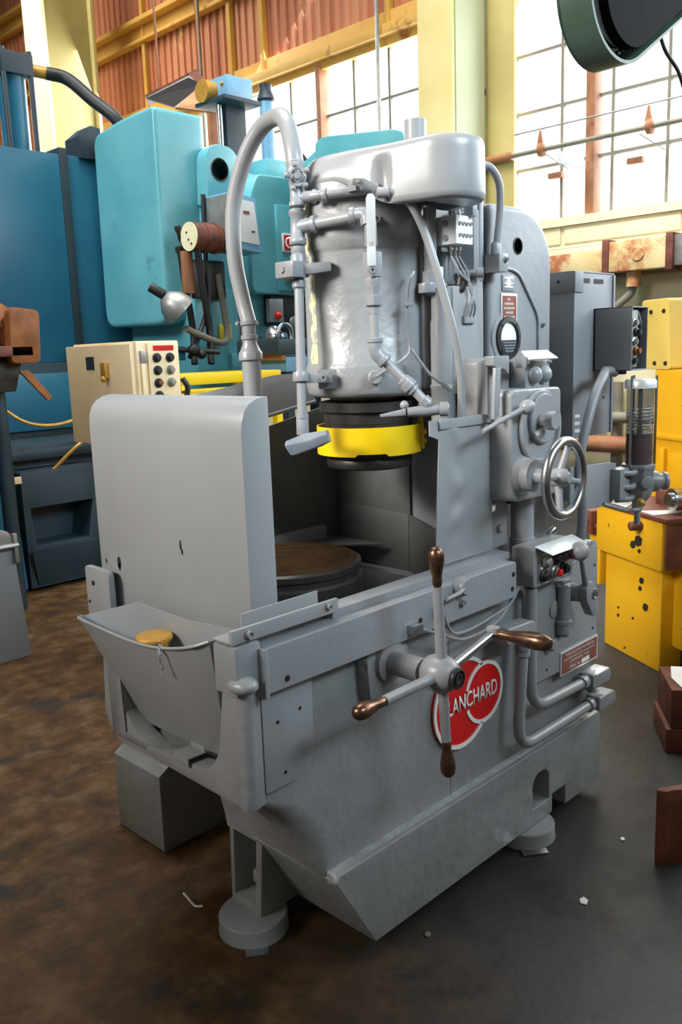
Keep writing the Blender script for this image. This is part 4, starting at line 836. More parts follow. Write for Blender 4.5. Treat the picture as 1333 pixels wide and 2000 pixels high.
for y, z in ((-.06, 1.085), (-.05, 1.0), (-.058, 1.04)): O('pump_pipe', MB().tube([(1.19, y+.03, z), (1.225, y, z-.002), (1.255, y, z+.004)], [.012, .010, .012], 10), FRAMEG, lb)
O('drip_tray_bar', MB().tube([(1.09, -.03, 1.0), (1.20, -.05, .965), (1.29, -.06, .955)], .006, 8), GREY, lb)
tb = g('reservoir_tube', MB().lathe((LX, LY, 1.105), Z, [(.0435, 0), (.0435, .255), (.0415, .255), (.0415, 0)], 36), TUBEG, 'clear plastic oil reservoir', bev=0)
O('reservoir_cap', MB().lathe((LX, LY, 1.352), Z, [(.050, 0), (.050, .022), (.046, .028), (.02, .03), (0, .03)], 28), WPLATE, tb)
for a in (.3, 2.4, 4.5): O('tie_rod', MB().cyl((LX+.048*math.cos(a+.6), LY+.048*math.sin(a+.6), 1.10), (LX+.048*math.cos(a+.6), LY+.048*math.sin(a+.6), 1.392), .0042, None, 8), STEEL, tb)
O('oil_fill', MB().lathe((LX, LY, 1.108), Z, [(.040, 0), (.040, .085), (0, .085)], 28), paint('dark_red_oil', '6a1e18', '7a2a20', .15, 0, 6, 30, 0), tb, 'dark red oil')
O('follower_disc', MB().lathe((LX, LY, 1.195), Z, [(.040, 0), (.040, .012), (.01, .014), (.01, .02), (0, .02)], 28), DARKST, tb)
sp_ = [(LX+.036*math.cos(t), LY+.036*math.sin(t), 1.215+.008*t/6.283*1.35) for t in [i*.35 for i in range(126)]]
O('follower_spring', MB().tube(sp_, .0022, 6), STEEL, tb)
O('wick_rod', MB().cyl((LX, LY, 1.2), (LX, LY, 1.355), .008, None, 10), DARKST, tb)

# ================================================================== things round the grinder
# ---- chip bucket hanging in the apron
CB = thing('chip_bucket', 'grey sheet metal chip bucket with a pointed spout, hanging on the grinder front', 'bucket', FP(.3, .62, .03))
def bowl(sh, z0):
    top = [(.665, .853, .01), (.60, .872, .050), (.545, .878, .062), (.45, .880, .066), (.34, .880, .066), (.25, .884, .064), (.17, .895, .060), (.09, .914, .052), (.048, .930, .030), (.046, .932, -.055), (.30, .90, -.075), (.52, .90, -.075)]
    mid = [(.555, .738, -.02), (.545, .736, .0), (.52, .735, .010), (.40, .733, .012), (.32, .732, .012), (.24, .731, .012), (.17, .731, .012), (.10, .732, .004), (.074, .735, -.008), (.072, .735, -.05), (.28, .735, -.07), (.50, .735, -.06)]
    low = [(.532, .600, -.056), (.528, .600, -.050), (.51, .601, -.046), (.38, .609, -.042), (.31, .613, -.042), (.24, .617, -.042), (.18, .620, -.042), (.135, .624, -.044), (.112, .628, -.048), (.110, .628, -.062), (.28, .62, -.075), (.45, .606, -.07)]
    return [[FP(s, z, o-sh) for s, z, o in r] for r in (low, mid, top)]
a_, b_ = bowl(0, 0), bowl(.003, 0)
ctr = FP(.3, .75, 0)
inner = [[p+(Vector((ctr.x, ctr.y, p.z))-p).normalized()*.003+Z*(.003 if k == 0 else 0) for p in r] for k, r in enumerate(a_)]
mb = MB().loft(a_+[inner[2], inner[1], inner[0]])
O('bucket_body', mb, GREYS, CB, None, 0, ang=25)
top = [FP(s, z, o) for s, z, o in ((.665, .853, .01), (.60, .872, .050), (.545, .878, .062), (.45, .880, .066), (.34, .880, .066), (.25, .884, .064), (.17, .895, .060), (.09, .914, .052), (.048, .930, .030))]
O('rolled_lip', MB().tube(spl(top, 5), .0035, 8), GREYS, CB)
O('wire_twist', MB().tube(spl([FP(.185, .894, .066), FP(.180, .880, .070), FP(.184, .862, .068), FP(.178, .852, .066), FP(.186, .846, .066), FP(.179, .838, .066)], 5), .0025, 6).tube(spl([FP(.185, .894, .058), FP(.192, .898, .062), FP(.185, .888, .069), FP(.176, .882, .069)], 5), .0022, 6), FRAMEG, CB)
O('bucket_hook', MB().pris([(0, 0), (.06, 0), (.06, .004), (0, .004)], FP(.20, .609, -.046), E1, Z, E3*.054).pris([(0, 0), (.06, 0), (.056, .045), (.012, .045)], FP(.20, .609, -.042), E1, Z, E3*.004).pris([(0, 0), (.06, 0), (.06, -.016), (0, -.016)], FP(.20, .609, .004), E1, Z, E3*.004), GREYS, CB, None, .002)
cu = thing('brass_cup', 'ochre brass capped cup standing inside the chip bucket', 'cup', FP(.395, .80, -.015))
O('cup_body', MB().lathe(FP(.36, .755, -.022), Z, [(.024, 0), (.026, .055), (.036, .088), (.036, .094), (0, .094)], 22), BRASS, cu)
O('cup_lid', MB().lathe(FP(.36, .849, -.022), Z, [(.042, 0), (.044, .004), (.044, .010), (.040, .014), (0, .015)], 24).box(FP(.312, .849, -.028), FP(.332, .862, -.014)), BRASS, cu, None, .001)
# ---- coolant tank on the floor
ct = thing('coolant_tank', 'grey coolant tank on the floor at the far side of the grinder', 'tank', (.2, .95, 0))
O('tank_body', MB().prism([(-.075, .0), (.70, .0), (.70, .46), (-.02, .46), (-.04, .272), (-.075, .252)], 'y', .80, 1.06), GREYR, ct, None, .008)
O('tank_top', MB().box((-.02, .80, .46), (.70, 1.02, .52)), GREY, ct, None, .006)
# ---- hex key on the floor
hk = O('hex_key', MB().tube(rnd([(-.158, .585, .004), (-.172, .510, .004), (-.156, .496, .004)], .012), .0035, 6), WPLATE, None, 'small bent steel hex key lying on the floor', cat='hex key')
# ---- floor debris
for i, (x, y, s) in enumerate(((.546, -.287, .02), (.90, -.22, .012), (.16, -.05, .014))):
    O('paper_scrap', MB().pris([(0, 0), (1, .3), (1.3, 1.1), (.5, 1.3), (-.2, .8)], (x, y, .001), X*s, Y*s, Z*.002), WHITE if i < 2 else TIN, None, ('larger torn white scrap on the floor right of the grinder', 'smaller white scrap on the floor near the rear foot', 'pale grey scrap on the floor by the grinder base')[i], cat='scrap')

# ---- blue machine tool (one machine: cabinet, base, head, second head)
BM = thing('blue_machine_tool', 'large teal and blue machine tool with two rounded heads behind the grinder', 'machine', (2.2, 4.6, 0))
def b(name, mb, mat=TEAL, bev=.01, label=None, par=None, **k): return O(name, mb, mat, par or BM, label, bev, **k)
b('side_cabinet', MB().box((-.4, 5.0, 1.50), (2.10, 6.4, 3.05)), TEALD, .012, 'deep blue side cabinet')
b('cabinet_seam', MB().box((2.10, 5.0, 1.55), (2.17, 5.2, 3.10)), NAVY, .006)
b('side_cabinet', MB().box((2.17, 5.02, 1.60), (2.95, 6.4, 3.06)), TEALD, .012, 'deep blue side cabinet')
b('machine_base', MB().box((-.4, 4.9, 0), (2.9, 6.4, 1.50)).box((.3, 4.3, 0), (3.4, 5.0, .95)), NAVY, .01)
b('base_door', MB().box((1.35, 4.86, 1.0), (2.05, 4.91, 1.42)), TEALD, .01)
b('base_rail', MB().box((.2, 4.2, .86), (2.6, 4.36, .92)), NAVY, .01)
b('base_panel', MB().prism(rndc([(.62, .02), (1.08, .02), (1.05, .78), (.62, .80)], .02), 'y', 4.06, 4.32), TEALD, .01)
b('base_label', MB().box((.98, 4.045, .735), (1.10, 4.06, .78)), CREAM, .001)
for x in (.80, 1.0): b('hydraulic_line', MB().tube([(x+.02, 4.15, .86), (x, 4.2, 1.2), (x-.05, 4.5, 1.75)], .055, 12), NAVY, 0)
ch = b('chip_chute', MB().prism([(1.10, .02), (1.70, .02), (1.70, .62), (1.66, .80), (1.10, .80)], 'y', 4.06, 4.5), NAVY, .008, cuts=[MB().prism([(1.17, .30), (1.55, .30), (1.60, .56), (1.15, .56)], 'y', 4.0, 4.45)])
b('chute_lip', MB().pris([(0, 0), (.52, 0), (.50, .26), (-.05, .26)], (1.15, 4.05, .04), X, (0, -.22, .97), (0, .01, 0)), NAVY, .003, None, ch)
for i in range(9):
    x = 2.0+i*.115; b('oil_fitting', MB().lathe((x, 4.92, 1.585), (.0, -.3, -1), [(.022, 0), (.022, .05), (.012, .055), (.012, .09)], 8), STEEL, 0)
    if i < 6: b('copper_line', MB().tube(spl([(x, 4.89, 1.50), (x+.01, 4.86, 1.40), (x+.03, 4.84, 1.25)], 4), .011, 6), BRASS, 0)
for pts in ([(1.0, 4.2, 1.30), (1.2, 4.1, 1.12), (1.45, 4.05, 1.10), (1.75, 4.1, 1.22), (2.0, 4.3, 1.45)], [(1.30, 4.1, .75), (1.5, 4.0, .95), (1.72, 4.05, 1.02), (1.70, 4.2, 1.2)]): b('copper_line', MB().tube(spl(pts, 6), .012, 6), BRASS, 0)
# hydraulic cylinder and its hose
hy = b('hydraulic_cylinder', MB().cyl((2.00, 5.45, 2.9), (2.00, 5.45, 3.68), .105, None, 26), TEALD, 0)
b('cylinder_cap', MB().box((1.87, 5.32, 3.67), (2.13, 5.58, 3.83)), NAVY, .012, None, hy)
for x in (1.89, 2.11):
    for y in (5.34, 5.56): O('tie_rod', MB().cyl((x, y, 2.9), (x, y, 3.85), .02, None, 10), NAVY, hy)
b('hose_fitting', MB().cyl((2.12, 5.4, 3.74), (2.26, 5.35, 3.725), .045, None, 14), BRASS, .004, None, hy)
b('hydraulic_hose', MB().tube(spl([(2.25, 5.35, 3.727), (2.38, 5.27, 3.69), (2.48, 5.10, 3.52), (2.58, 4.95, 3.37), (2.68, 4.9, 3.20)], 7), .05, 12), HOSE, 0)
b('junction_box', MB().prism([(2.27, 3.04), (2.46, 3.04), (2.46, 3.28), (2.38, 3.29), (2.27, 3.20)], 'y', 4.98, 5.2), NAVY, .006)
# big rounded head
hd = rndc([(4.13, 1.745), (4.985, 1.755), (4.955, 3.20), (4.55, 3.255), (4.12, 3.26)], [.13, .13, .10, .3, .05], 8)
b('rounded_head', MB().prism(hd, 'x', 2.37, 2.80), TEAL, .035, 'big rounded teal head', seg=4)
b('yoke_plate', MB().prism(rndc([(2.70, 2.60), (3.03, 2.60), (3.03, 3.04), (2.72, 3.04)], [.02, .02, .16, .16], 8), 'y', 4.0, 4.12), TEAL, .012)
b('yoke_hole', MB().lathe((2.84, 4.0, 2.86), -Y, [(.085, 0), (.08, .006), (.072, .0), (0, .0)], 26), BLACK, 0)
b('head_arm', MB().box((2.72, 4.1, 1.95), (3.3, 5.0, 2.9)), TEAL, .03)
b('lower_body', MB().box((2.55, 4.02, 1.25), (3.75, 4.9, 2.0)), TEAL, .015)
# second head with the sign
h2 = b('second_head', MB().prism(rndc([(3.02, 1.97), (3.70, 1.95), (3.70, 2.86), (3.12, 2.85), (3.03, 2.68)], [.06, .02, .02, .05, .08], 6), 'y', 3.9, 4.9), TEAL, .03, None, seg=3)
b('head_panel', MB().box((3.27, 3.875, 1.99), (3.80, 3.905, 2.64)), TEAL, .012, None, h2)
sgn = O('maker_sign', MB().box((3.315, 3.862, 2.285), (3.56, 3.876, 2.425)), WHITE, h2, 'red and white sign', .002)
b('sign_face', MB().box((3.327, 3.860, 2.297), (3.55, 3.864, 2.413)), RED, 0, None, BM)
text('sign_letter', 'G', WHITE, BM, (3.373, 3.8595, 2.355), X, Z, .092, .075, .002, .02)
text('sign_letter', 'W', PLTXT, BM, (3.455, 3.8595, 2.355), X, Z, .085, .062, .002, .0)
text('sign_letter', '.', WHITE, BM, (3.417, 3.8595, 2.316), X, Z, .012, .012, .002, .0)
b('socket_panel', MB().box((3.33, 3.85, 2.055), (3.52, 3.878, 2.14)), TIN, .004)
for x in (3.375, 3.465): b('socket', MB().lathe((x, 3.85, 2.098), -Y, [(.03, 0), (.03, .01), (.02, .012), (0, .006)], 14), BLACK, 0)
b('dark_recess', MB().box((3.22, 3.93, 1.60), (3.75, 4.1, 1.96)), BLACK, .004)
b('silver_handwheel', MB().tube([(3.16+.075*math.cos(t), 3.72, 1.64+.085*math.sin(t)) for t in [2*math.pi*i/30 for i in range(30)]], .018, 10, True).lathe((3.14, 4.0, 1.63), -Y, [(.09, 0), (.09, .18), (.06, .20), (.03, .26), (.035, .30), (0, .31)], 24), STEEL, 0, 'bright steel handwheel')
b('red_switch', MB().box((3.18, 3.90, 1.75), (3.32, 3.95, 1.93)), TIN, .004); b('red_switch_cap', MB().sph((3.255, 3.89, 1.80), .03, 12, 8), RED, 0)
b('grey_gauge', MB().sph((3.46, 3.93, 1.74), .06, 16, 10, (1, .4, 1)), TIN, 0)
b('yellow_bracket', MB().box((2.76, 3.99, 1.63), (2.86, 4.02, 1.74)), YEL, .006)
# digital readout box
dr_ = b('readout_box', MB().prism([(2.66, 2.26), (2.94, 2.235), (2.90, 2.62), (2.66, 2.645)], 'y', 3.68, 3.96), BLUEP, .006, 'light blue readout box')
b('readout_face', MB().prism(rndc([(2.69, 2.31), (2.912, 2.29), (2.877, 2.585), (2.69, 2.602)], .01), 'y', 3.672, 3.682), LABELW, .002, 'white readout face', dr_)
b('readout_window', MB().box((2.77, 3.668, 2.50), (2.825, 3.674, 2.52)), PLRED, 0, None, dr_); b('readout_mark', MB().box((2.84, 3.668, 2.375), (2.87, 3.674, 2.385)), BLACK, 0, None, dr_)
b('readout_side', MB().box((2.652, 3.70, 2.275), (2.66, 3.94, 2.63)), TIN, .002, None, dr_)
b('readout_post', MB().cyl((2.80, 3.78, 1.6), (2.80, 3.78, 2.22), .03, None, 12), STEEL, 0)
# pressure switch drum with pale face, cables, lamp
pd_ = b('drum_switch', MB().lathe((2.40, 3.83, 2.335), X, [(.10, 0), (.10, .10), (.106, .10), (.106, .13), (.10, .13), (.10, .20), (.106, .20), (.106, .23), (.095, .23), (.095, .36), (0, .36)], 30), RUST, 0)
b('drum_face', MB().lathe((2.40, 3.83, 2.335), -X, [(.099, -.004), (.098, .006), (0, .008)], 30), paint('pale_cream_face', 'e9e6b4', 'f2efc8', .5), 0, None, pd_)
for dy, dz in ((.02, .03), (0, -.02), (-.03, -.05)): b('face_screw', MB().sph((2.392, 3.83+dy, 2.335+dz), .008, 8, 6), BLACK, 0, None, pd_)
for y, z in ((3.94, 2.42), (3.95, 2.28)): b('pipe_fitting', MB().lathe((2.38, y, z), (.3, 0, -1), [(.022, 0), (.026, .03), (.018, .05), (.022, .09), (.012, .14), (.020, .16), (.016, .22)], 8), DARKST, 0)
for x, y in ((2.38, 3.92), (2.44, 3.80)): b('cable', MB().tube(spl([(x, y, 2.25), (x+.04, y+.02, 2.0), (x+.10, y+.05, 1.7), (x+.06, y, 1.45)], 6), .026, 10), BLACK, 0)
b('cable', MB().tube(spl([(2.645, 3.965, 2.66), (2.63, 3.96, 2.2), (2.60, 3.92, 1.9), (2.44, 3.84, 1.66), (2.30, 3.78, 1.5)], 6), .018, 10), BLACK, 0)
b('cable_bracket', MB().box((2.36, 3.86, 1.95), (2.44, 3.90, 2.24)), MULL, .004); b('mount_plate', MB().box((2.50, 3.95, 1.92), (2.80, 4.0, 2.20)), DARKST, .02)
lm = b('lamp_shade', MB().lathe((2.16, 3.84, 1.93), (.55, -.25, -.62), [(.02, 0), (.05, .01), (.095, .06), (.118, .12), (.122, .16), (.115, .16), (.09, .06), (.02, .03)], 26), TIN, 0, 'dull metal lamp shade')
b('lamp_socket', MB().cyl((2.09, 3.90, 1.99), (2.16, 3.84, 1.93), .035, None, 14), BLACK, .006, None, lm)
b('lamp_arm', MB().tube(spl([(2.27, 3.76, 1.70), (2.40, 3.8, 1.66), (2.65, 3.85, 1.60), (2.74, 3.9, 1.70), (2.72, 3.95, 2.1)], 6), .024, 10), MUNT, 0)
b('knob_cluster', MB().sph((2.31, 3.74, 1.55), .045, 10, 6).sph((2.36, 3.72, 1.52), .035, 8, 6).cyl((2.2, 3.8, 1.56), (2.5, 3.7, 1.53), .018), DARKG, 0)
b('teal_arm', MB().box((2.0, 3.8, 1.48), (2.28, 4.0, 1.58)), TEALD, .01)
for x, z in ((2.95, 2.0), (2.98, 1.64)): b('dark_plug', MB().sph((x, 4.0, z), .028, 10, 6), BLACK, 0)
b('small_cover', MB().box((2.84, 3.98, 1.38), (3.0, 4.02, 1.52)), TEAL, .006)
# dark post with blue box
b('dark_post', MB().box((3.24, 4.38, 2.0), (3.44, 4.50, 3.47)), NAVY, .006); b('bright_rod', MB().cyl((3.19, 4.40, 2.6), (3.19, 4.40, 3.45), .022, None, 10), STEEL, 0)
b('post_plate', MB().pris([(3.12, 4.24), (3.50, 4.24), (3.50, 4.62), (3.12, 4.62)], (0, 0, 3.46), X, Y, (0, 0, .03)), NAVY, .004)
pb = b('post_box', MB().box((3.20, 4.30, 3.49), (3.46, 4.54, 3.66)), BLUEP, .008, 'light blue gear box'); b('box_disc', MB().lathe((3.20, 4.50, 3.56), -X, [(.085, 0), (.085, .10), (0, .10)], 26), BRASS, 0, None, pb)
b('box_screw', MB().sph((3.196, 4.36, 3.60), .016, 8, 6), BRASS, 0, None, pb)
b('blue_post', MB().cyl((3.95, 4.7, 2.6), (3.95, 4.7, 3.66), .06, None, 16), BLUEP, 0); b('post_cone', MB().lathe((3.95, 4.7, 3.66), Z, [(.06, 0), (.08, .02), (.05, .10), (.06, .14), (0, .15)], 14), NAVY, 0)
b('dark_slope', MB().pris([(0, 0), (.5, 0), (.12, .5), (0, .5)], (3.9, 4.4, 2.7), (.7, -.7, 0), Z, (.06, .06, 0)), DARKST, .01)
b('teal_block', MB().box((3.35, 4.05, 2.82), (3.75, 4.6, 3.02)), TEAL, .02)
# ---- rusty light trough hanging by the wall
tr = thing('rusty_light_trough', 'rust brown open metal trough hanging in front of the red siding', 'light trough', (3.5, 5.4, 3.8))
def quad(ps, t):
    t = Vector(t); return MB().add([Vector(p) for p in ps]+[Vector(p)+t for p in ps], [(0, 1, 2, 3), (7, 6, 5, 4), (0, 4, 5, 1), (1, 5, 6, 2), (2, 6, 7, 3), (3, 7, 4, 0)])
O('trough_top', quad([(3.05, 5.2, 3.655), (3.61, 5.2, 3.965), (3.80, 5.45, 3.98), (3.25, 5.45, 3.67)], (0, 0, .02)), RUST, tr)
O('trough_lining', quad([(3.06, 5.2, 3.65), (3.50, 5.19, 3.89), (3.50, 4.99, 3.79), (3.16, 4.95, 3.545)], (.02, .03, .0)), DARKG, tr)
O('trough_end', quad([(3.50, 5.2, 3.93), (3.61, 5.2, 3.965), (3.63, 4.88, 3.66), (3.54, 4.9, 3.65)], (.02, .02, .0)), RUST, tr)
O('trough_side', quad([(3.16, 4.94, 3.54), (3.50, 4.98, 3.80), (3.60, 4.88, 3.67), (3.58, 4.86, 3.55)], (.01, .02, -.01)), paint('lit_rust_sheet', 'b47a50', 'c68c60', .6, 0, 6, 40, .2), tr)  # lighter orange paints in the light on this side of the trough
O('hanger_rod', MB().cyl((3.35, 5.42, 3.75), (3.35, 5.42, 9.0), .010, None, 6).cyl((3.8, 5.42, 3.9), (3.8, 5.42, 9.0), .010, None, 6), MULL, tr)
# ---- second teal machine far behind
SM = thing('teal_machine', 'second teal machine whose rounded cover shows over the grinder barrel', 'machine', (3.7, 3.1, 0))
O('rounded_cover', MB().prism(rndc([(2.70, 2.55), (3.58, 2.55), (3.575, 3.05), (3.50, 3.08), (2.80, 3.00), (2.70, 2.96)], [.02, .02, .03, .05, .05, .05]), 'x', 3.42, 4.3), TEAL, SM, None, .03)
O('lower_column', MB().box((3.5, 2.75, 0), (4.3, 3.5, 2.56)), TEALD, SM, None, .02)
O('sloping_arm', MB().prism([(3.5, 2.70), (3.95, 2.70), (3.95, 2.86), (3.5, 3.05)], 'x', 3.45, 3.9), TEAL, SM, None, .02)
O('orange_clip', MB().box((3.40, 3.50, 2.87), (3.42, 3.56, 2.91)), ORANGE, SM)
# ---- cream control pendant
CP = thing('control_pendant', 'cream control box with push buttons on a post behind the hood', 'control box', (1.05, 2.6, 0))
O('box_body', MB().box((.90, 2.27, 1.09), (1.14, 2.86, 1.585)), CREAM, CP, None, .006)
O('box_door', MB().box((.878, 2.29, 1.08), (.90, 2.90, 1.575)), CREAM, CP, None, .004)
O('grey_patch', MB().box((.875, 2.625, 1.455), (.879, 2.70, 1.52)), NAVY, CP); O('door_latch', MB().box((.855, 2.49, 1.415), (.879, 2.535, 1.49)).sph((.856, 2.51, 1.41), .016, 10, 6), BRASS, CP, None, .004)
O('button_plate', MB().box((.955, 2.255, 1.10), (1.13, 2.271, 1.575)), CREAM, CP, None, .003)
O('hinge', MB().box((.915, 2.255, 1.48), (.945, 2.272, 1.54)), TIN, CP, None, .003); O('hinge', MB().box((.915, 2.255, 1.12), (.935, 2.268, 1.48)), CREAM, CP, None, .003)
O('red_legend', MB().box((.985, 2.252, 1.538), (1.10, 2.256, 1.562)), RED, CP); O('red_legend', MB().box((1.02, 2.252, 1.262), (1.11, 2.256, 1.285)), PLRED, CP)
for j, z in enumerate((1.505, 1.445, 1.385, 1.325)):
    for i, x in enumerate((1.0, 1.075)):
        if (j, i) == (3, 1): continue
        bt = O('push_button', MB().lathe((x, 2.255, z), -Y, [(.022, 0), (.022, .010), (.018, .014), (.014, .014), (.014, .024), (0, .025)], 16), BLACK if i == 0 or j == 0 else TIN, CP)
        if (j, i) in ((2, 0),): O('button_cap', MB().lathe((x, 2.232, z), -Y, [(.013, 0), (.011, .008), (0, .009)], 14), ORANGE, bt)
O('post', MB().box((.98, 2.45, .03), (1.08, 2.60, 1.09)), NAVY, CP, None, .006); O('post_foot', MB().box((.88, 2.35, 0), (1.18, 2.70, .03)), NAVY, CP, None, .004)
O('side_cable', MB().tube(spl([(1.16, 2.28, 1.40), (1.18, 2.27, 1.34), (1.14, 2.30, 1.2), (1.10, 2.40, .9), (1.07, 2.43, .5)], 6), .014, 8), BLACK, CP)
# ---- yellow rack
YR = thing('yellow_rack', 'bright yellow welded frame standing behind the sheet guards', 'frame', (2.0, 3.2, 0))
for z0, z1 in ((1.335, 1.40), (1.285, 1.31), (.9, .94)): O('rail', MB().box((1.66, 3.0, z0), (2.46, 3.05, z1)), YEL, YR, None, .003)
O('rail', MB().box((1.66, 3.4, 1.335), (2.46, 3.45, 1.40)), YEL, YR, None, .003)
for x in (1.66, 2.41):
    O('side_rail', MB().box((x, 3.05, 1.335), (x+.05, 3.4, 1.40)), YEL, YR, None, .003)
    for y in (3.0, 3.4): O('leg', MB().box((x, y, 0), (x+.05, y+.05, 1.335)), YEL, YR, None, .003)
GB = thing('grey_blue_crate', 'grey topped blue crate on legs beyond the yellow frame', 'crate', (2.85, 3.3, 0))
O('crate_body', MB().box((2.60, 3.1, 1.38), (3.25, 3.5, 1.48)), BLUEP, GB, None, .006); O('crate_lid', MB().box((2.52, 3.08, 1.50), (3.3, 3.52, 1.60)), NAVY, GB, None, .006)
O('crate_frame', MB().box((2.56, 3.1, 1.46), (2.60, 3.5, 1.52)).box((3.2, 3.1, 1.46), (3.25, 3.5, 1.52)), MULL, GB)
for x in (2.62, 3.17):
    for y in (3.12, 3.42): O('leg', MB().box((x, y, 0), (x+.06, y+.06, 1.39)), NAVY, GB)
# ---- orange motor unit at the left edge
OM = thing('orange_motor_unit', 'worn orange and brown motor unit on dark posts at the left edge', 'motor', (1.05, 3.75, 0))
O('motor_body', MB().lathe((.84, 4.1, 1.73), (0.1, -1, 0), [(.10, 0), (.13, .02), (.13, .40), (.10, .43), (.03, .44), (.03, .5)], 20), ORANGE, OM)
O('end_bell', MB().lathe((.865, 3.82, 1.73), (.1, -1, 0), [(.15, 0), (.155, .05), (.13, .09), (0, .09)], 20), DARKST, OM)
O('orange_guard', MB().prism(rndc([(.86, 1.50), (1.04, 1.50), (1.06, 1.80), (.88, 1.82)], .04), 'y', 3.50, 3.58), ORANGE, OM, None, .01)
O('motor_bed', MB().box((.65, 3.5, 1.54), (1.0, 4.2, 1.60)), RUST, OM, None, .006); O('clamp_block', MB().prism([(.70, 1.34), (.92, 1.34), (.98, 1.54), (.68, 1.54)], 'y', 3.6, 4.0), DARKST, OM, None, .01)
O('orange_plate', MB().pris([(0, 0), (.06, 0), (.19, -.16), (.16, -.18)], (.90, 3.5, 1.46), X, Z, (0, .02, 0)), ORANGE, OM)
for x, y in ((.74, 3.75), (.87, 3.75), (.8, 3.95)): O('post', MB().cyl((x, y, 0), (x, y, 1.40), .045, None, 12), NAVY, OM)
# ---- grey cabinet at the left edge
GC = thing('grey_cabinet', 'low grey steel cabinet with a latch at the left edge of the floor', 'cabinet', (.2, 3.1, 0))
O('cabinet_body', MB().prism([(-.5, 0), (.515, 0), (.475, .60), (-.5, .60)], 'y', 2.87, 3.5), CABGREY, GC, None, .008)
O('cabinet_lid', MB().prism(rndc([(-.5, .60), (.475, .60), (.455, .672), (.40, .69), (-.5, .69)], [0, .005, .02, .04, 0]), 'y', 2.855, 3.5), CREAM if False else TIN, GC, None, .006)
O('lid_rail', MB().tube([(-.3, 2.845, .60), (.49, 2.845, .60)], .012, 8), TIN, GC); O('latch', MB().box((.468, 2.84, .51), (.488, 2.87, .66)), TIN, GC, None, .004)
# ---- chipped yellow machine on the right
YM = thing('yellow_machine', 'chipped yellow machine tool with a rusty table right of the grinder', 'machine', (2.506, .687, 0), math.radians(-119.8))
def ym(name, mb, mat=MACHY, bev=.012, label=None, **k):
    o = O(name, mb, mat, None, label, bev, **k); o.parent = YM; return o
ym('lower_body', MB().loft([[(.0, .0, .0), (.45, 0, .0), (.45, .75, .0), (0, .75, .0)], [(.0, .0, .49), (.45, 0, .49), (.45, .75, .49), (0, .75, .49)]]))
ym('side_body', MB().box((.45, .06, .12), (.80, .75, .49)))
ym('side_plinth', MB().box((.46, .10, 0), (.78, .75, .12)), DARKG)
ym('apron_block', MB().box((-.02, -.045, .49), (.50, .70, .715)))
ym('apron_edge', MB().box((.50, -.03, .50), (.515, .70, .70)), RUST, .004)
ym('table_plate', MB().box((-.03, -.05, .715), (.53, .27, .735)), RUST, .004)
ym('table_liner', MB().pris([(0, -.04), (.22, -.04), (.10, .10), (-.01, .12)], (0, 0, .7355), X, Y, (0, 0, .004)), STEEL, .001)
ym('table_liner', MB().pris([(.32, -.03), (.43, -.04), (.43, .12), (.36, .08)], (0, 0, .7355), X, Y, (0, 0, .004)), WHITE, .001)
ym('arbor', MB().lathe((.43, .05, .80), (0, -1, 0), [(.05, -.2), (.05, 0), (.035, 0), (.03, .02), (0, .02)], 18), STEEL, 0)
for x in (.16, .30, .48): ym('rusty_jaw', MB().box((x, .16, .735), (x+.10, .27, .80)), RUST, .006)
ym('rear_column', MB().box((-.07, .30, .70), (.75, .9, 1.36)))
ym('column_rib', MB().box((-.07, .285, 1.02), (.75, .31, 1.05))); ym('column_rib', MB().box((.0, .28, .80), (.05, .31, .98))); ym('column_plate', MB().box((.08, .285, .76), (.20, .31, .96)), MACHY)
ym('pale_cover', MB().prism(rndc([(-.19, 1.36), (.05, 1.36), (.025, 1.70), (-.19, 1.70)], .02), 'y', .30, .40), PALEY, .006)
for x, z in ((-.11, 1.64), (-.01, 1.64), (-.07, 1.39), (.015, 1.39)): ym('cover_screw', MB().lathe((x, .30, z), -Y, [(.012, 0), (.010, .006), (0, .006)], 8), DARKST, 0)
ym('left_wing', MB().box((-.40, .35, .25), (.02, .75, .66))); ym('left_wing_cap', MB().box((-.40, .30, .60), (-.02, .75, .68)), MACHY, .02)
ym('left_bracket', MB().box((-.12, -.02, .30), (-.02, .35, .64)), MACHY, .01)
ym('clevis', MB().box((-.14, -.06, .56), (-.04, .10, .68)).cyl((-.20, -.02, .60), (-.02, -.02, .60), .02), RUST, .012)
ym('rusty_pin', MB().lathe((.345, -.045, .675), (-.2, -1, 0), [(.022, 0), (.022, .05), (.016, .055), (0, .055)], 12), RUST, 0)
ym('wing_plinth', MB().box((-.35, .4, 0), (.0, .75, .25)), DARKG)
for x, y, z, s in ((.30, -.001, .40, .018), (.29, -.001, .36, .014), (.335, -.001, .28, .022), (.33, -.046, .60, .030), (.29, -.046, .575, .022), (.34, -.046, .555, .012), (.12, -.001, .22, .008), (.12, -.001, .18, .010), (.24, -.001, .20, .008)):
    ym('paint_chip', MB().pris([(-1, -.3), (-.2, -.9), (.8, -.5), (1, .6), (.2, .9), (-.6, .7)], (x, y, z), X*s, Z*s, (0, -.001, 0)), DARKST, 0)
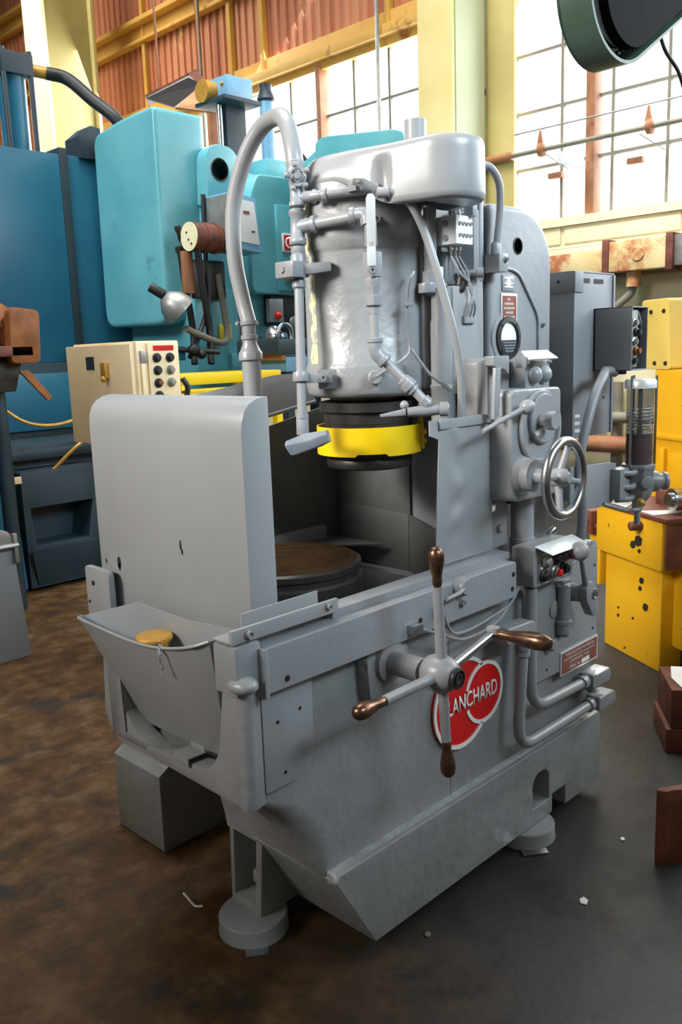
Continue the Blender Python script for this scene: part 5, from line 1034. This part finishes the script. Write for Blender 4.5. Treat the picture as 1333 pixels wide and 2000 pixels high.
# ---- rusty steel blocks and offcut at the right edge
def blk(name, label, cat, mb, mat=RUST, bev=.006): return O(name, mb, mat, None, label, bev, cat=cat)
B1 = thing('rusty_block', 'lower rusty steel block at the right edge', 'steel block', (1.7, -.35, 0))
O('block_body', MB().pris([(0, 0), (.30, -.42), (.52, -.26), (.22, .15)], (1.535, -.065, 0), X, Y, (0, 0, .095)), RUST, B1, None, .01)
B2 = thing('rusty_box', 'upper rust brown steel box stacked on a block at the right edge', 'steel box', (1.7, -.35, .096))
O('box_body', MB().pris([(0, 0), (.29, -.41), (.49, -.26), (.20, .14)], (1.55, -.075, .097), X, Y, (0, 0, .148)), RUST, B2, None, .004)
SP = O('bright_sheet', MB().pris([(.03, -.02), (.27, -.36), (.43, -.25), (.21, .10), (.1, .05)], (1.56, -.075, .2465), X, Y, (0, 0, .002)), WHITE, None, 'crumpled white sheet on the rusty box', 0, cat='sheet')
IB = thing('rusty_steel_channel', 'rust brown steel channel standing on the floor at the right edge', 'steel channel', (.95, -.42, 0))
O('channel_body', MB().prism(rndc([(.845, -.335), (.875, -.345), (.93, -.385), (1.05, -.40), (1.05, -.44), (.93, -.43), (.90, -.40), (.875, -.375), (.85, -.365)], .012), 'z', 0, .235), RUST, IB, None, .006)
# ---- belt guard hanging above on the right
HG = thing('hanging_belt_guard', 'dark green teardrop belt guard hanging at the top right corner', 'belt guard', (1.15, -.05, 2.4))
nv = (-Fv*.70+Rv*.66-Uv*.12).normalized(); e1 = Uv.cross(nv).normalized(); e2 = nv.cross(e1)
gc = Vector((1.175, -.02, 2.495))
def td(r, k=1.0):
    out = [(-r*math.sin(t)*k, -r*math.cos(t)) for t in [math.radians(-28)+math.radians(208)*i/26 for i in range(27)]]
    return out
shape = [(-math.cos(t)*.165, math.sin(t)*.165) for t in [math.radians(-70)+i*math.radians(160)/20 for i in range(21)]][::-1]
def pear(r, r2, L):
    a0 = math.asin((r-r2)/L); pts = []
    for i in range(25): t = math.pi/2-a0+(math.pi+2*a0)*i/24; pts.append((r*math.cos(t), r*math.sin(t)))
    for i in range(13): t = -math.pi/2-a0+(math.pi+2*a0)*0+(math.pi-2*(-a0)-4*a0)*i/12+2*a0*0; pts.append((L+r2*math.cos(t), r2*math.sin(t)))
    return pts
ax1 = (e1*.88+e2*.47).normalized(); ax2 = nv.cross(ax1)
def gp(p, d=0): return gc+ax1*p[0]+ax2*p[1]+nv*d
oc, ic = pear(.185, .10, .42), pear(.175, .092, .42)
O('guard_rim', MB().loft([[gp(p, -.11) for p in oc], [gp(p, 0) for p in oc], [gp(p, 0) for p in ic], [gp(p, -.10) for p in ic]], cap=False), FIXG, HG, 'green painted rim', 0)
O('guard_back', MB().loft([[gp(p, -.11) for p in oc], [gp(p, -.10) for p in oc]]), FIXG, HG)
O('pulley', MB().lathe(gp((0, 0), -.10), nv, [(.135, 0), (.135, .02), (.12, .03), (.12, .05), (.135, .06), (.135, .075), (.05, .075), (.05, .09), (0, .09)], 40), DARKG, HG)
for i in range(34):
    t = 2*math.pi*i/34; piece('pulley_tooth', ('tooth', 1), lambda mb: mb.box((-.006, -.004, 0), (.006, .004, .012)), DARKST, HG, aim(gp((.147*math.cos(t), .147*math.sin(t)), -.06), nv))
O('motor_cover', MB().loft([[gp((p[0]*.8+.04, p[1]*.8), -.03) for p in oc], [gp((p[0]*.8+.05, p[1]*.8), .0) for p in oc]]), paint('matt_black_cover', '0c0d0e', '131415', .8, 0, 8, 40, .05, spec=.12), HG)
O('hanger_rod', MB().cyl(gp((.2, 0), -.08), gp((.2, 0), -.08)+Z*6.5, .02, None, 10), DARKST, HG)
O('loose_cable', MB().tube(spl([gp((.3, -.13), -.06), gp((.33, -.19), -.06), gp((.40, -.26), -.06), gp((.46, -.36), -.06), gp((.62, -.40), -.06)], 6), .006, 8), HOSE, HG)
